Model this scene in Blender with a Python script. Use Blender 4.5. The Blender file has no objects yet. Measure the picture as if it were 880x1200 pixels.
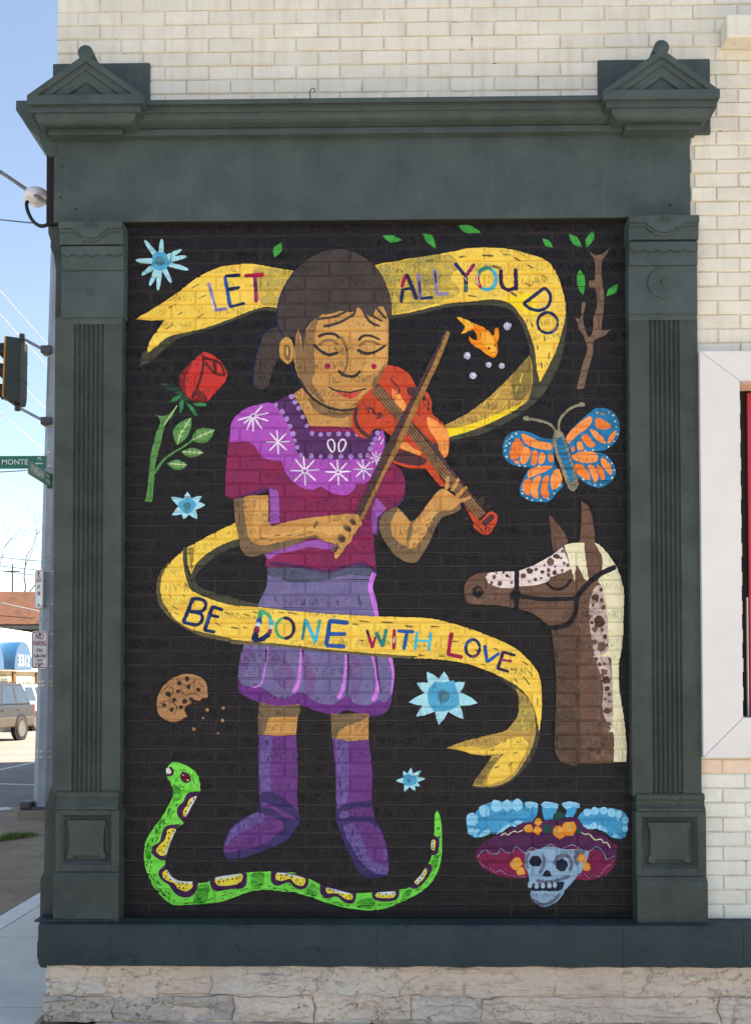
import bpy, bmesh, math, random
from mathutils import Vector, Matrix, geometry, noise
rad = math.radians
scene = bpy.context.scene
COL = scene.collection
random.seed(11)

# ------------------------------------------------------------------ camera
CX, CY, CZ = 0.07382, -4.91297, 1.58012
YAW, PITCH, ROLL = 0.01599, 0.02425, 0.00156
FPX, PPX, PPY = 1200.0, 439.88, 773.75          # focal length and principal point, photograph pixels
ROT = Matrix.Rotation(YAW, 3, 'Z') @ Matrix.Rotation(PITCH, 3, 'X') @ Matrix.Rotation(ROLL, 3, 'Y')
cam_d = bpy.data.cameras.new('camera'); cam = bpy.data.objects.new('camera', cam_d); COL.objects.link(cam)
m3 = Matrix((ROT.col[0], ROT.col[2], -ROT.col[1])).transposed()
cam.matrix_world = Matrix.Translation((CX, CY, CZ)) @ m3.to_4x4()
cam_d.sensor_fit = 'VERTICAL'; cam_d.sensor_height = 36.0; cam_d.lens = FPX / 1200 * 36
cam_d.shift_x = (440 - PPX) / 1200; cam_d.shift_y = (PPY - 600) / 1200
cam_d.clip_start = 0.05; cam_d.clip_end = 3000
scene.camera = cam

# ------------------------------------------------------------------ light
SUN_EL, SUN_AZ = 50.0, 76.0            # azimuth clockwise from +Y: from the right and a little behind the facade
world = bpy.data.worlds.new('World'); scene.world = world; world.use_nodes = True
wn = world.node_tree.nodes; wl = world.node_tree.links
sky = wn.new('ShaderNodeTexSky'); sky.sky_type = 'NISHITA'; sky.sun_disc = False
sky.sun_elevation = rad(SUN_EL); sky.sun_rotation = rad(SUN_AZ); sky.air_density = 0.8; sky.dust_density = 0.5; sky.ozone_density = 1.0
bg = wn['Background']; bg.inputs['Strength'].default_value = 0.085
wl.new(sky.outputs['Color'], bg.inputs['Color'])
sun_d = bpy.data.lights.new('sun', 'SUN'); sun_d.energy = 5.0; sun_d.angle = rad(0.5); sun_d.color = (1.0, 0.93, 0.82)
sun = bpy.data.objects.new('sun', sun_d); COL.objects.link(sun)
sdir = Vector((math.sin(rad(SUN_AZ)) * math.cos(rad(SUN_EL)), math.cos(rad(SUN_AZ)) * math.cos(rad(SUN_EL)), math.sin(rad(SUN_EL))))
sun.rotation_euler = sdir.to_track_quat('Z', 'Y').to_euler(); sun.location = sdir * 40
vs = scene.view_settings
vs.view_transform = 'Standard'; vs.look = 'None'; vs.gamma = 1.0; vs.use_curve_mapping = False; vs.exposure = 2.05
vs.use_white_balance = True; vs.white_balance_temperature = 7800; vs.white_balance_tint = 9      # the photograph is balanced for open shade

# ------------------------------------------------------------------ helpers
def ray(px, py):
    return ROT @ Vector(((px - PPX) / FPX, 1.0, (PPY - py) / FPX))
def at(px, py, Y=0.0):
    """the point of the plane y = Y that the photograph shows at this pixel"""
    r = ray(px, py); t = (Y - CY) / r.y
    return Vector((CX + r.x * t, Y, CZ + r.z * t))
def ground(px, py, z=0.0):
    r = ray(px, py); t = (z - CZ) / r.z
    return Vector((CX + r.x * t, CY + r.y * t, z))
def lin(c):
    c = c / 255.0
    return c / 12.92 if c <= 0.04045 else ((c + 0.055) / 1.055) ** 2.4
def rgb(c): return (lin(c[0]), lin(c[1]), lin(c[2]), 1.0)

def tag(o, label=None, cat=None, group=None, kind=None):
    if label: o['label'] = label
    if cat: o['category'] = cat
    if group: o['group'] = group
    if kind: o['kind'] = kind
    return o
def empty(name, loc=(0, 0, 0), parent=None):
    o = bpy.data.objects.new(name, None); COL.objects.link(o); o.location = loc; o.empty_display_size = 0.1
    o.parent = parent
    return o
def link(name, me, parent=None, loc=(0, 0, 0)):
    o = bpy.data.objects.new(name, me); COL.objects.link(o); o.location = loc; o.parent = parent
    return o

class MB:
    """collects shapes of one part"""
    def __init__(s): s.v = []; s.f = []; s.m = []; s.smooth = []
    def add(s, vs_, fs, mi=0, smooth=False):
        n = len(s.v); s.v += [tuple(p) for p in vs_]
        for f in fs: s.f.append([i + n for i in f]); s.m.append(mi); s.smooth.append(smooth)
    def box(s, x0, x1, y0, y1, z0, z1, mi=0):
        x0, x1 = sorted((x0, x1)); y0, y1 = sorted((y0, y1)); z0, z1 = sorted((z0, z1))
        s.add([(x0, y0, z0), (x1, y0, z0), (x1, y1, z0), (x0, y1, z0), (x0, y0, z1), (x1, y0, z1), (x1, y1, z1), (x0, y1, z1)],
              [(0, 3, 2, 1), (4, 5, 6, 7), (0, 1, 5, 4), (1, 2, 6, 5), (2, 3, 7, 6), (3, 0, 4, 7)], mi)
    def prism(s, poly, axis, a, b, mi=0):
        """poly: 2-D points in the plane across axis ('x': (y,z), 'y': (x,z), 'z': (x,y)), from a to b"""
        def P(p, t):
            return {'x': (t, p[0], p[1]), 'y': (p[0], t, p[1]), 'z': (p[0], p[1], t)}[axis]
        n = len(poly)
        s.add([P(p, a) for p in poly] + [P(p, b) for p in poly],
              [tuple(range(n - 1, -1, -1)), tuple(range(n, 2 * n))] + [(i, (i + 1) % n, n + (i + 1) % n, n + i) for i in range(n)], mi)
    def tube(s, pts, r, n=8, mi=0, r2=None, cap=True):
        pts = [Vector(p) for p in pts]; k = len(pts); vv = []; ff = []
        up = None
        for i, p in enumerate(pts):
            d = (pts[min(i + 1, k - 1)] - pts[max(i - 1, 0)]).normalized()
            a = d.orthogonal().normalized() if up is None else (up - d * up.dot(d)).normalized()
            up = a; b = d.cross(a)
            rr = r if r2 is None else r + (r2 - r) * i / max(1, k - 1)
            for j in range(n):
                t = 2 * math.pi * j / n
                vv.append(p + a * rr * math.cos(t) + b * rr * math.sin(t))
        for i in range(k - 1):
            for j in range(n):
                ff.append((i * n + j, i * n + (j + 1) % n, (i + 1) * n + (j + 1) % n, (i + 1) * n + j))
        s.add(vv, ff, mi, True)
        if cap: s.add(vv, [tuple(range(n - 1, -1, -1)), tuple(range((k - 1) * n, k * n))], mi)
    def lathe(s, prof, c, axis='z', n=24, mi=0, smooth=True):
        """prof: (radius, height) pairs round an axis through c"""
        vv = []; ff = []; c = Vector(c)
        for r, h in prof:
            for j in range(n):
                t = 2 * math.pi * j / n; a, b = r * math.cos(t), r * math.sin(t)
                vv.append(c + Vector({'z': (a, b, h), 'y': (a, h, b), 'x': (h, a, b)}[axis]))
        for i in range(len(prof) - 1):
            for j in range(n):
                ff.append((i * n + j, i * n + (j + 1) % n, (i + 1) * n + (j + 1) % n, (i + 1) * n + j))
        s.add(vv, ff, mi, smooth)
        s.add(vv[:n], [tuple(range(n))], mi); s.add(vv[-n:], [tuple(range(n))], mi)
    def mesh(s, name, mats):
        me = bpy.data.meshes.new(name); me.from_pydata(s.v, [], s.f)
        for m in (mats if isinstance(mats, (list, tuple)) else [mats]): me.materials.append(m)
        me.polygons.foreach_set('material_index', s.m); me.polygons.foreach_set('use_smooth', s.smooth)
        bm = bmesh.new(); bm.from_mesh(me); bmesh.ops.recalc_face_normals(bm, faces=bm.faces); bm.to_mesh(me); bm.free()
        me.update(); return me
    def build(s, name, mats, parent=None, bevel=0.0, seg=2):
        o = link(name, s.mesh(name, mats), parent)
        if bevel:
            b = o.modifiers.new('edge', 'BEVEL'); b.width = bevel; b.segments = seg; b.limit_method = 'ANGLE'; b.angle_limit = rad(35)
        return o

# ------------------------------------------------------------------ materials
def new_mat(name):
    m = bpy.data.materials.new(name); m.use_nodes = True
    return m, m.node_tree.nodes, m.node_tree.links, m.node_tree.nodes['Principled BSDF']
def nd(ns, t, **kw):
    n = ns.new(t)
    for k, v in kw.items():
        if k in n.inputs: n.inputs[k].default_value = v
        else: setattr(n, k, v)
    return n
def ramp(ns, a, b, ca=(0, 0, 0, 1), cb=(1, 1, 1, 1)):
    r = ns.new('ShaderNodeValToRGB'); e = r.color_ramp.elements
    e[0].position = a; e[0].color = ca; e[1].position = b; e[1].color = cb
    return r
def mixc(ns, ls, fac, a, b, mode='MIX'):
    m = ns.new('ShaderNodeMix'); m.data_type = 'RGBA'; m.blend_type = mode
    for k, v in ((0, fac), (6, a), (7, b)):
        if hasattr(v, 'is_linked') or hasattr(v, 'links'): ls.new(v, m.inputs[k])
        else: m.inputs[k].default_value = v
    return m.outputs[2]
def coords(ns, ls, scale=(1, 1, 1), src='Object'):
    t = ns.new('ShaderNodeTexCoord'); mp = ns.new('ShaderNodeMapping'); mp.inputs['Scale'].default_value = scale
    ls.new(t.outputs[src], mp.inputs['Vector']); return mp.outputs['Vector']
def world_pos(ns, ls, scale=(1, 1, 1)):
    g = ns.new('ShaderNodeNewGeometry'); mp = ns.new('ShaderNodeMapping'); mp.inputs['Scale'].default_value = scale
    ls.new(g.outputs['Position'], mp.inputs['Vector']); return mp.outputs['Vector']

def plain(name, c, rough=0.6, c2=None, scale=6.0, bump=0.0, bscale=60.0, metal=0.0, spec=0.4, spots=None, vec=(1, 1, 1), rand=0.0, streak=None, chips=None, crack=None):
    """a painted or mineral surface: colour drift between c and c2, fine relief, optional dirt spots"""
    m, ns, ls, p = new_mat(name)
    v = world_pos(ns, ls, vec)
    c2 = c2 or tuple(max(0, x * 0.86) for x in c)
    n1 = nd(ns, 'ShaderNodeTexNoise', Scale=scale, Detail=6.0, Roughness=0.62); ls.new(v, n1.inputs['Vector'])
    r = ramp(ns, 0.36, 0.66); ls.new(n1.outputs['Fac'], r.inputs['Fac'])
    col = mixc(ns, ls, r.outputs['Color'], rgb(c), rgb(c2))
    if rand:
        oi = ns.new('ShaderNodeObjectInfo'); mr = ns.new('ShaderNodeMapRange')
        mr.inputs['To Min'].default_value = 1 - rand; mr.inputs['To Max'].default_value = 1 + rand * 0.6
        ls.new(oi.outputs['Random'], mr.inputs['Value'])
        cm = ns.new('ShaderNodeCombineXYZ')
        for i in range(3): ls.new(mr.outputs['Result'], cm.inputs[i])
        col = mixc(ns, ls, 1.0, col, cm.outputs[0], 'MULTIPLY')
    if spots:
        n2 = nd(ns, 'ShaderNodeTexNoise', Scale=spots[1], Detail=4.0, Roughness=0.7); ls.new(v, n2.inputs['Vector'])
        r2 = ramp(ns, spots[2], spots[2] + 0.06); ls.new(n2.outputs['Fac'], r2.inputs['Fac'])
        col = mixc(ns, ls, r2.outputs['Color'], col, rgb(spots[0]))
    if streak:                                    # (colour, strength): run-off streaks, longer than wide
        n4 = nd(ns, 'ShaderNodeTexNoise', Scale=1.0, Detail=5.0, Roughness=0.6); ls.new(world_pos(ns, ls, (26, 26, 2.2)), n4.inputs['Vector'])
        r4 = ramp(ns, 0.50, 0.72); ls.new(n4.outputs['Fac'], r4.inputs['Fac'])
        q4 = ns.new('ShaderNodeMath'); q4.operation = 'MULTIPLY'; q4.inputs[1].default_value = streak[1]; ls.new(r4.outputs['Color'], q4.inputs[0])
        col = mixc(ns, ls, q4.outputs[0], col, rgb(streak[0]))
    if chips:                                     # (colour, scale, threshold): small flakes where the paint is gone
        n5 = nd(ns, 'ShaderNodeTexNoise', Scale=chips[1], Detail=3.0, Roughness=0.8); ls.new(v, n5.inputs['Vector'])
        r5 = ramp(ns, chips[2], chips[2] + 0.015); ls.new(n5.outputs['Fac'], r5.inputs['Fac'])
        col = mixc(ns, ls, r5.outputs['Color'], col, rgb(chips[0]))
    if crack:                                     # dark lines in the colour along branching hairline cracks
        w1 = nd(ns, 'ShaderNodeTexNoise', Scale=9.0, Detail=5.0, Roughness=0.7); ls.new(v, w1.inputs['Vector'])
        ad = ns.new('ShaderNodeMix'); ad.data_type = 'VECTOR'; ad.inputs[0].default_value = .16; ls.new(v, ad.inputs[4]); ls.new(w1.outputs['Color'], ad.inputs[5])
        mp = ns.new('ShaderNodeMapping'); mp.inputs['Scale'].default_value = (5.5, 5.5, 13); ls.new(ad.outputs[1], mp.inputs['Vector'])
        vo_ = ns.new('ShaderNodeTexVoronoi'); vo_.feature = 'DISTANCE_TO_EDGE'; vo_.inputs['Scale'].default_value = 1.0; ls.new(mp.outputs['Vector'], vo_.inputs['Vector'])
        g1 = nd(ns, 'ShaderNodeTexNoise', Scale=5.0, Detail=2.0); ls.new(v, g1.inputs['Vector'])
        th = mth(ns, ls, 'SUBTRACT', 1.0, smooth(ns, ls, vo_.outputs['Distance'], .006, .03)); th = mth(ns, ls, 'MULTIPLY', th, smooth(ns, ls, g1.outputs['Fac'], .42, .56))
        col = mixc(ns, ls, mth(ns, ls, 'MULTIPLY', th, .5), col, rgb(crack))
    ls.new(col, p.inputs['Base Color'])
    p.inputs['Roughness'].default_value = rough; p.inputs['Metallic'].default_value = metal
    p.inputs['Specular IOR Level'].default_value = spec
    if bump:
        n3 = nd(ns, 'ShaderNodeTexNoise', Scale=bscale, Detail=5.0, Roughness=0.6); ls.new(v, n3.inputs['Vector'])
        b = nd(ns, 'ShaderNodeBump', Strength=1.0, Distance=bump); ls.new(n3.outputs['Fac'], b.inputs['Height'])
        ls.new(b.outputs['Normal'], p.inputs['Normal'])
    return m

# bond of the mural panel: course height, brick length, joint, chamfer and joint depth, read off the photograph
za_, zb_ = at(240, 276.8, 0).z, at(240, 1060, 0).z
NC = round((za_ - zb_) / 0.0677); PM = (za_ - zb_) / NC; LM = 0.2165; JM = .007; BV = .0035; DEP = .0055
XA = at(252.5, 268, 0).x
def mth(ns, ls, op, a, b=None, c=None):
    m = ns.new('ShaderNodeMath'); m.operation = op
    for k, v in enumerate((a, b, c)):
        if v is None: continue
        if hasattr(v, 'links'): ls.new(v, m.inputs[k])
        else: m.inputs[k].default_value = v
    return m.outputs[0]
def smooth(ns, ls, v, a, b):
    r = ns.new('ShaderNodeMapRange'); r.interpolation_type = 'SMOOTHSTEP'; r.inputs['From Min'].default_value = a; r.inputs['From Max'].default_value = b
    ls.new(v, r.inputs['Value']); return r.outputs['Result']
def bond(ns, ls):
    """per brick of the mural panel: 1 inside the scratched field of the face, 1 in the joint, a random number"""
    g = ns.new('ShaderNodeNewGeometry'); sp = ns.new('ShaderNodeSeparateXYZ'); ls.new(g.outputs['Position'], sp.inputs[0])
    z1 = mth(ns, ls, 'DIVIDE', mth(ns, ls, 'SUBTRACT', sp.outputs['Z'], zb_), PM)
    k = mth(ns, ls, 'FLOOR', z1); fz = mth(ns, ls, 'MULTIPLY', mth(ns, ls, 'FRACT', z1), PM)
    par = mth(ns, ls, 'MODULO', mth(ns, ls, 'SUBTRACT', NC + 1000, k), 2.0)
    x1 = mth(ns, ls, 'DIVIDE', mth(ns, ls, 'SUBTRACT', mth(ns, ls, 'SUBTRACT', sp.outputs['X'], XA), mth(ns, ls, 'MULTIPLY', par, LM * .54)), LM)
    i = mth(ns, ls, 'FLOOR', x1); fx = mth(ns, ls, 'MULTIPLY', mth(ns, ls, 'FRACT', x1), LM)
    d = mth(ns, ls, 'MINIMUM', mth(ns, ls, 'MINIMUM', mth(ns, ls, 'SUBTRACT', fz, JM), mth(ns, ls, 'SUBTRACT', PM, fz)), mth(ns, ls, 'MINIMUM', mth(ns, ls, 'SUBTRACT', fx, JM), mth(ns, ls, 'SUBTRACT', LM, fx)))
    cb = ns.new('ShaderNodeCombineXYZ'); ls.new(i, cb.inputs[0]); ls.new(k, cb.inputs[1])
    wn_ = ns.new('ShaderNodeTexWhiteNoise'); wn_.noise_dimensions = '3D'; ls.new(cb.outputs[0], wn_.inputs['Vector'])
    inner = smooth(ns, ls, d, .003, .014)
    joint = mth(ns, ls, 'SUBTRACT', 1.0, smooth(ns, ls, d, -.001, .0025))
    return inner, joint, wn_.outputs['Value']
def pores(ns, ls):
    """vertical scratches of a rug-faced brick, kept to the middle of each face: high in the pores; also the joint mask and the brick's number"""
    inner, joint, rnd = bond(ns, ls)
    a = nd(ns, 'ShaderNodeTexNoise', Scale=235.0, Detail=2.5, Roughness=0.6); ls.new(world_pos(ns, ls, (1.0, 1.0, 0.24)), a.inputs['Vector'])
    g = nd(ns, 'ShaderNodeTexNoise', Scale=16.0, Detail=3.0); ls.new(world_pos(ns, ls), g.inputs['Vector'])
    t = mth(ns, ls, 'ADD', a.outputs['Fac'], mth(ns, ls, 'MULTIPLY_ADD', g.outputs['Fac'], 0.34, -.17))
    t = mth(ns, ls, 'ADD', t, mth(ns, ls, 'MULTIPLY_ADD', rnd, .12, -.06))
    t = mth(ns, ls, 'SUBTRACT', t, mth(ns, ls, 'MULTIPLY_ADD', inner, -.16, .16))
    return t, joint, rnd
BLACK = (41, 38, 41)
PAINTS = {}
def paint(c, c2=None, cover=1.0, wear=0.5):
    """mural paint brushed on rough brick: pores stay dark, strokes drift between c and c2; cover < 1 is dry brush"""
    key = (tuple(c), tuple(c2) if c2 else None, cover, wear)
    if key in PAINTS: return PAINTS[key]
    m, ns, ls, p = new_mat('mural_paint')
    c2 = c2 or (c[0] * 0.86, c[1] * 0.85, c[2] * 0.86)
    n1 = nd(ns, 'ShaderNodeTexNoise', Scale=11.0, Detail=7.0, Roughness=0.68); ls.new(world_pos(ns, ls, (1, 1, 1.5)), n1.inputs['Vector'])
    r = ramp(ns, 0.40, 0.64); ls.new(n1.outputs['Fac'], r.inputs['Fac'])
    col = mixc(ns, ls, r.outputs['Color'], rgb(c), rgb(c2))
    po, joint, rnd = pores(ns, ls)
    rp = ramp(ns, 0.565 - 0.06 * wear, 0.66 - 0.06 * wear); ls.new(po, rp.inputs['Fac'])
    dk = tuple(x * 0.30 + BLACK[i] * 0.45 for i, x in enumerate(c))
    f = ns.new('ShaderNodeMath'); f.operation = 'MULTIPLY'; f.inputs[1].default_value = 0.40 + 0.42 * wear; ls.new(rp.outputs['Color'], f.inputs[0])
    col = mixc(ns, ls, f.outputs[0], col, rgb(dk))
    jd = tuple(x * 0.62 + y * 0.10 for x, y in zip(c, (70, 48, 34)))
    col = mixc(ns, ls, mth(ns, ls, 'MULTIPLY', joint, .26), col, rgb(jd))
    ls.new(col, p.inputs['Base Color']); p.inputs['Roughness'].default_value = 0.6; p.inputs['Specular IOR Level'].default_value = 0.12
    inv = ns.new('ShaderNodeMath'); inv.operation = 'SUBTRACT'; inv.inputs[0].default_value = 1.0; ls.new(po, inv.inputs[1])
    b = nd(ns, 'ShaderNodeBump', Strength=0.5, Distance=0.003); ls.new(inv.outputs[0], b.inputs['Height']); ls.new(b.outputs['Normal'], p.inputs['Normal'])
    if cover < 1.0:
        n2 = nd(ns, 'ShaderNodeTexNoise', Scale=26.0, Detail=6.0, Roughness=0.65); ls.new(world_pos(ns, ls, (0.7, 1, 1)), n2.inputs['Vector'])
        r2 = ns.new('ShaderNodeMapRange'); r2.inputs['From Min'].default_value = .34; r2.inputs['From Max'].default_value = .66; r2.inputs['To Min'].default_value = max(0, cover - .42); r2.inputs['To Max'].default_value = min(1, cover + .42); ls.new(n2.outputs['Fac'], r2.inputs['Value'])
        ls.new(r2.outputs['Result'], p.inputs['Alpha'])
    PAINTS[key] = m
    return m

def brick_black():
    m, ns, ls, p = new_mat('black_painted_brick')
    po, joint, rnd = pores(ns, ls)
    base = mixc(ns, ls, rnd, rgb((32, 31, 35)), rgb((42, 38, 41)))
    n1 = nd(ns, 'ShaderNodeTexNoise', Scale=14.0, Detail=6.0, Roughness=0.7); ls.new(world_pos(ns, ls), n1.inputs['Vector'])
    r1 = ramp(ns, 0.55, 0.75); ls.new(n1.outputs['Fac'], r1.inputs['Fac'])
    base = mixc(ns, ls, r1.outputs['Color'], base, rgb((48, 44, 47)))
    rp = ramp(ns, 0.46, 0.60); ls.new(po, rp.inputs['Fac'])
    col = mixc(ns, ls, rp.outputs['Color'], base, rgb((13, 12, 14)))
    n2 = nd(ns, 'ShaderNodeTexNoise', Scale=260.0, Detail=2.0); ls.new(world_pos(ns, ls), n2.inputs['Vector'])
    r2 = ramp(ns, 0.69, 0.74); ls.new(n2.outputs['Fac'], r2.inputs['Fac'])
    col = mixc(ns, ls, r2.outputs['Color'], col, rgb((96, 90, 88)))
    ls.new(col, p.inputs['Base Color']); p.inputs['Roughness'].default_value = 0.5; p.inputs['Specular IOR Level'].default_value = 0.14
    inv = ns.new('ShaderNodeMath'); inv.operation = 'SUBTRACT'; inv.inputs[0].default_value = 1.0; ls.new(po, inv.inputs[1])
    b = nd(ns, 'ShaderNodeBump', Strength=0.8, Distance=0.005); ls.new(inv.outputs[0], b.inputs['Height']); ls.new(b.outputs['Normal'], p.inputs['Normal'])
    return m

def text_mesh(s, size, align='CENTER', ext=0.0):
    cu = bpy.data.curves.new('t', 'FONT'); cu.body = s; cu.size = size; cu.align_x = align; cu.align_y = 'CENTER'; cu.extrude = ext
    cu.resolution_u = 3; cu.offset = size * .012
    o = bpy.data.objects.new('t', cu); COL.objects.link(o)
    dg = bpy.context.evaluated_depsgraph_get(); me = bpy.data.meshes.new_from_object(o.evaluated_get(dg))
    bpy.data.objects.remove(o); bpy.data.curves.remove(cu)
    return me

M_GREEN = plain('green_grey_paint', (73, 85, 85), 0.55, (62, 73, 74), 5.0, 0.0035, 55.0, spec=0.14, spots=((50, 60, 60), 38.0, 0.72), streak=((86, 92, 88), .3), chips=((120, 110, 96), 55.0, .735))
M_GREEN_LUMPY = plain('green_grey_paint_thick', (70, 78, 75), 0.5, (58, 65, 63), 6.0, 0.008, 60.0, spec=0.16, spots=((100, 110, 110), 70.0, 0.76), streak=((76, 76, 68), .45), chips=((140, 132, 120), 48.0, .74))
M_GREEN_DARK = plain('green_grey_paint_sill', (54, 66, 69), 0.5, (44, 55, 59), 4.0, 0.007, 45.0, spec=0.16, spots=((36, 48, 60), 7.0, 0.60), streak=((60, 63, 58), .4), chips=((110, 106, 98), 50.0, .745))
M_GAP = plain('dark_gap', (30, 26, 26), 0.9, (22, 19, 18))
M_WHITE_BRICK = plain('white_painted_brick', (222, 216, 204), 0.6, (214, 207, 194), 9.0, 0.003, 130.0, spec=0.3, spots=((180, 166, 148), 42.0, 0.74), rand=0.06, streak=((188, 176, 156), .42), chips=((150, 136, 118), 36.0, .735))
M_WHITE_COOL = plain('white_painted_brick_low', (222, 221, 213), 0.6, (212, 210, 200), 9.0, 0.005, 110.0, spec=0.3, spots=((180, 176, 166), 30.0, 0.70), rand=0.05)
M_PINK_BRICK = plain('pinkish_painted_brick', (226, 204, 186), 0.6, (214, 190, 170), 5.0, 0.004, 90.0, spec=0.3)
M_MORTAR = plain('painted_mortar', (218, 210, 196), 0.8, (198, 188, 172), 9.0, 0.003, 120.0, spots=((60, 52, 46), 13.0, 0.63))
M_BLACK_BRICK = brick_black()
M_BLACK_JOINT = plain('black_painted_mortar', (44, 37, 33), 0.6, (26, 23, 23), 9.0, 0.002, 140.0)
M_STONE = plain('painted_rubble_stone', (228, 204, 184), 0.75, (212, 187, 169), 3.2, 0.012, 28.0, spec=0.25, spots=((150, 136, 124), 11.0, 0.66), crack=(70, 60, 54))
M_WHITE = plain('white_board_paint', (214, 212, 212), 0.45, (207, 204, 204), 3.0, 0.001, 80.0)
M_RED = plain('red_shutter_paint', (196, 44, 70), 0.5, (180, 38, 62), 4.0)
M_LIGHT_CONC = plain('light_concrete', (214, 208, 198), 0.85, (198, 192, 183), 2.2, 0.003, 120.0, spec=0.2, spots=((164, 158, 150), 9.0, 0.68))
M_OLD_CONC = plain('old_concrete', (152, 135, 116), 0.9, (130, 115, 99), 2.0, 0.004, 110.0, spec=0.2, spots=((106, 94, 82), 7.0, 0.68), crack=(70, 62, 54))
M_ASPHALT = plain('asphalt', (124, 121, 119), 0.9, (110, 107, 106), 0.8, 0.004, 150.0, spec=0.2, spots=((94, 92, 91), 3.0, 0.66))
M_LINE = plain('road_paint', (205, 204, 200), 0.7, (170, 168, 164), 5.0)
M_GALV = plain('galvanised_steel', (150, 156, 166), 0.5, (128, 134, 146), 3.0, spec=0.5, metal=0.25)
M_BAND = plain('steel_band', (188, 180, 168), 0.35, metal=0.6)
M_DARK_METAL = plain('dark_bracket', (82, 80, 80), 0.5, metal=0.3)

# ================================================================== the setting
def sheet(name, x0, x1, y0, y1, z, m, kind='structure'):
    mb = MB(); mb.add([(x0, y0, z), (x1, y0, z), (x1, y1, z), (x0, y1, z)], [(0, 1, 2, 3)])
    return tag(mb.build(name, m), kind=kind)
ROADZ = -0.13
sheet('ground', -900, 900, -900, 900, ROADZ, M_ASPHALT)
KX = ground(0, 951).x                     # kerb of the side street
SX = ground(0, 1073).x                    # seam between old and new pavement
CORNER = at(67, 40, -0.03).x              # left corner of the building
pav = tag(empty('pavement'), kind='structure')
mb = MB(); mb.box(KX + 0.16, 9, -3.9, 26, ROADZ, -0.035); mb.build('pavement_bed', M_OLD_CONC, pav)
_slabs = {}
def slab(x0, x1, y0, y1, m, tilt=0.004, name='paving_slab'):
    g = 0.006; mb = MB(); mb.box(-(x1 - x0) / 2 + g, (x1 - x0) / 2 - g, -(y1 - y0) / 2 + g, (y1 - y0) / 2 - g, -0.03, 0)
    k = (round(x1 - x0, 3), round(y1 - y0, 3), m.name)
    if k not in _slabs: _slabs[k] = mb.mesh(name, m)
    o = link(name, _slabs[k], pav, ((x0 + x1) / 2, (y0 + y1) / 2, random.uniform(-tilt, 0)))
    return o
ya, yb = ground(20, 1180).y, ground(20, 1098).y
ystep = yb - ya
ys = [ya + ystep * i for i in range(-1, 9)]
for i in range(len(ys) - 1):
    slab(SX + 0.16, CORNER - 0.05, ys[i], ys[i + 1], M_LIGHT_CONC)
M_STRIP = plain('pale_concrete_edge', (222, 221, 217), 0.85, (206, 205, 201), 3.0, 0.002, 120.0)
for i in range(len(ys) - 1):
    slab(SX, SX + 0.16, ys[i], ys[i + 1], M_STRIP, 0.001)
oy = [ys[0] - 0.1, 0.7, 2.1, 3.5, 4.6, 5.75, 7.0, 8.3, 9.6, 11, 12.5, 14, 15.5, 17, 18.5, 20, 22, 24]
for i in range(len(oy) - 1):
    slab(KX + 0.16, (KX + SX) / 2 + 0.1, oy[i], oy[i + 1], M_OLD_CONC)
    slab((KX + SX) / 2 + 0.1, SX, oy[i], oy[i + 1], M_OLD_CONC)
x = SX
while x < 6:
    for y0, y1 in ((-3.9, -2.7), (-2.7, -1.5), (-1.5, ys[0])):
        slab(x, x + 1.3, y0, y1, M_LIGHT_CONC)
    if x > SX + .5: slab(max(x, CORNER - .05), x + 1.3, ys[0], -.065, M_LIGHT_CONC)
    x += 1.3
mb = MB(); mb.box(KX, KX + 0.155, -3.9, 30, ROADZ - 0.05, -0.002); tag(mb.build('kerb', M_OLD_CONC, None, 0.02), kind='structure')
mb = MB(); mb.box(KX + 0.155, 12, -4.06, -3.905, ROADZ - 0.05, -0.002); tag(mb.build('kerb', M_OLD_CONC, None, 0.02), kind='structure')
# painted lines on the side street
lines = tag(empty('road_markings'), kind='structure')
def line(p, q, w):
    p, q = Vector(p), Vector(q); d = (q - p).normalized(); n = Vector((-d.y, d.x, 0)) * w / 2
    mb = MB(); mb.add([p - n, p + n, q + n, q - n], [(0, 1, 2, 3)]); mb.build('painted_line', M_LINE, lines)
z = ROADZ + 0.004
a, b = ground(0, 902, z), ground(40, 893.5, z); line(a - (b - a) * 2, b + (b - a) * 4, 0.11)
a, b = ground(0, 918.5, z), ground(38, 919.5, z); line(a - (b - a) * 3, b + (b - a) * 0.9, 0.14)
a, b = ground(0, 948, z), ground(15, 946.5, z); line(a - (b - a) * 6, b, 0.28)
# grass in the pavement crack
mb = MB(); g0, g1 = ground(0, 985), ground(36, 979)
for i in range(900):
    t = random.random() ** 0.8 * 1.3 - 0.25; p = g0.lerp(g1, t) + Vector((random.gauss(0, .05), random.gauss(0, .045), 0))
    h = random.uniform(.02, .075) * (1.25 - abs(t - .4)); a = random.uniform(0, 6.28); l = Vector((math.cos(a), math.sin(a), 0))
    q = p + l * random.uniform(.01, .05) + Vector((0, 0, h)); w = l.cross(Vector((0, 0, 1))) * .004
    mb.add([p - w, p + w, q], [(0, 1, 2)])
M_GRASS = plain('grass', (72, 104, 44), 0.7, (110, 124, 60), 30.0)
tag(mb.build('grass', M_GRASS), 'small tuft of green grass growing in the pavement joint', 'grass', kind='stuff')

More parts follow.
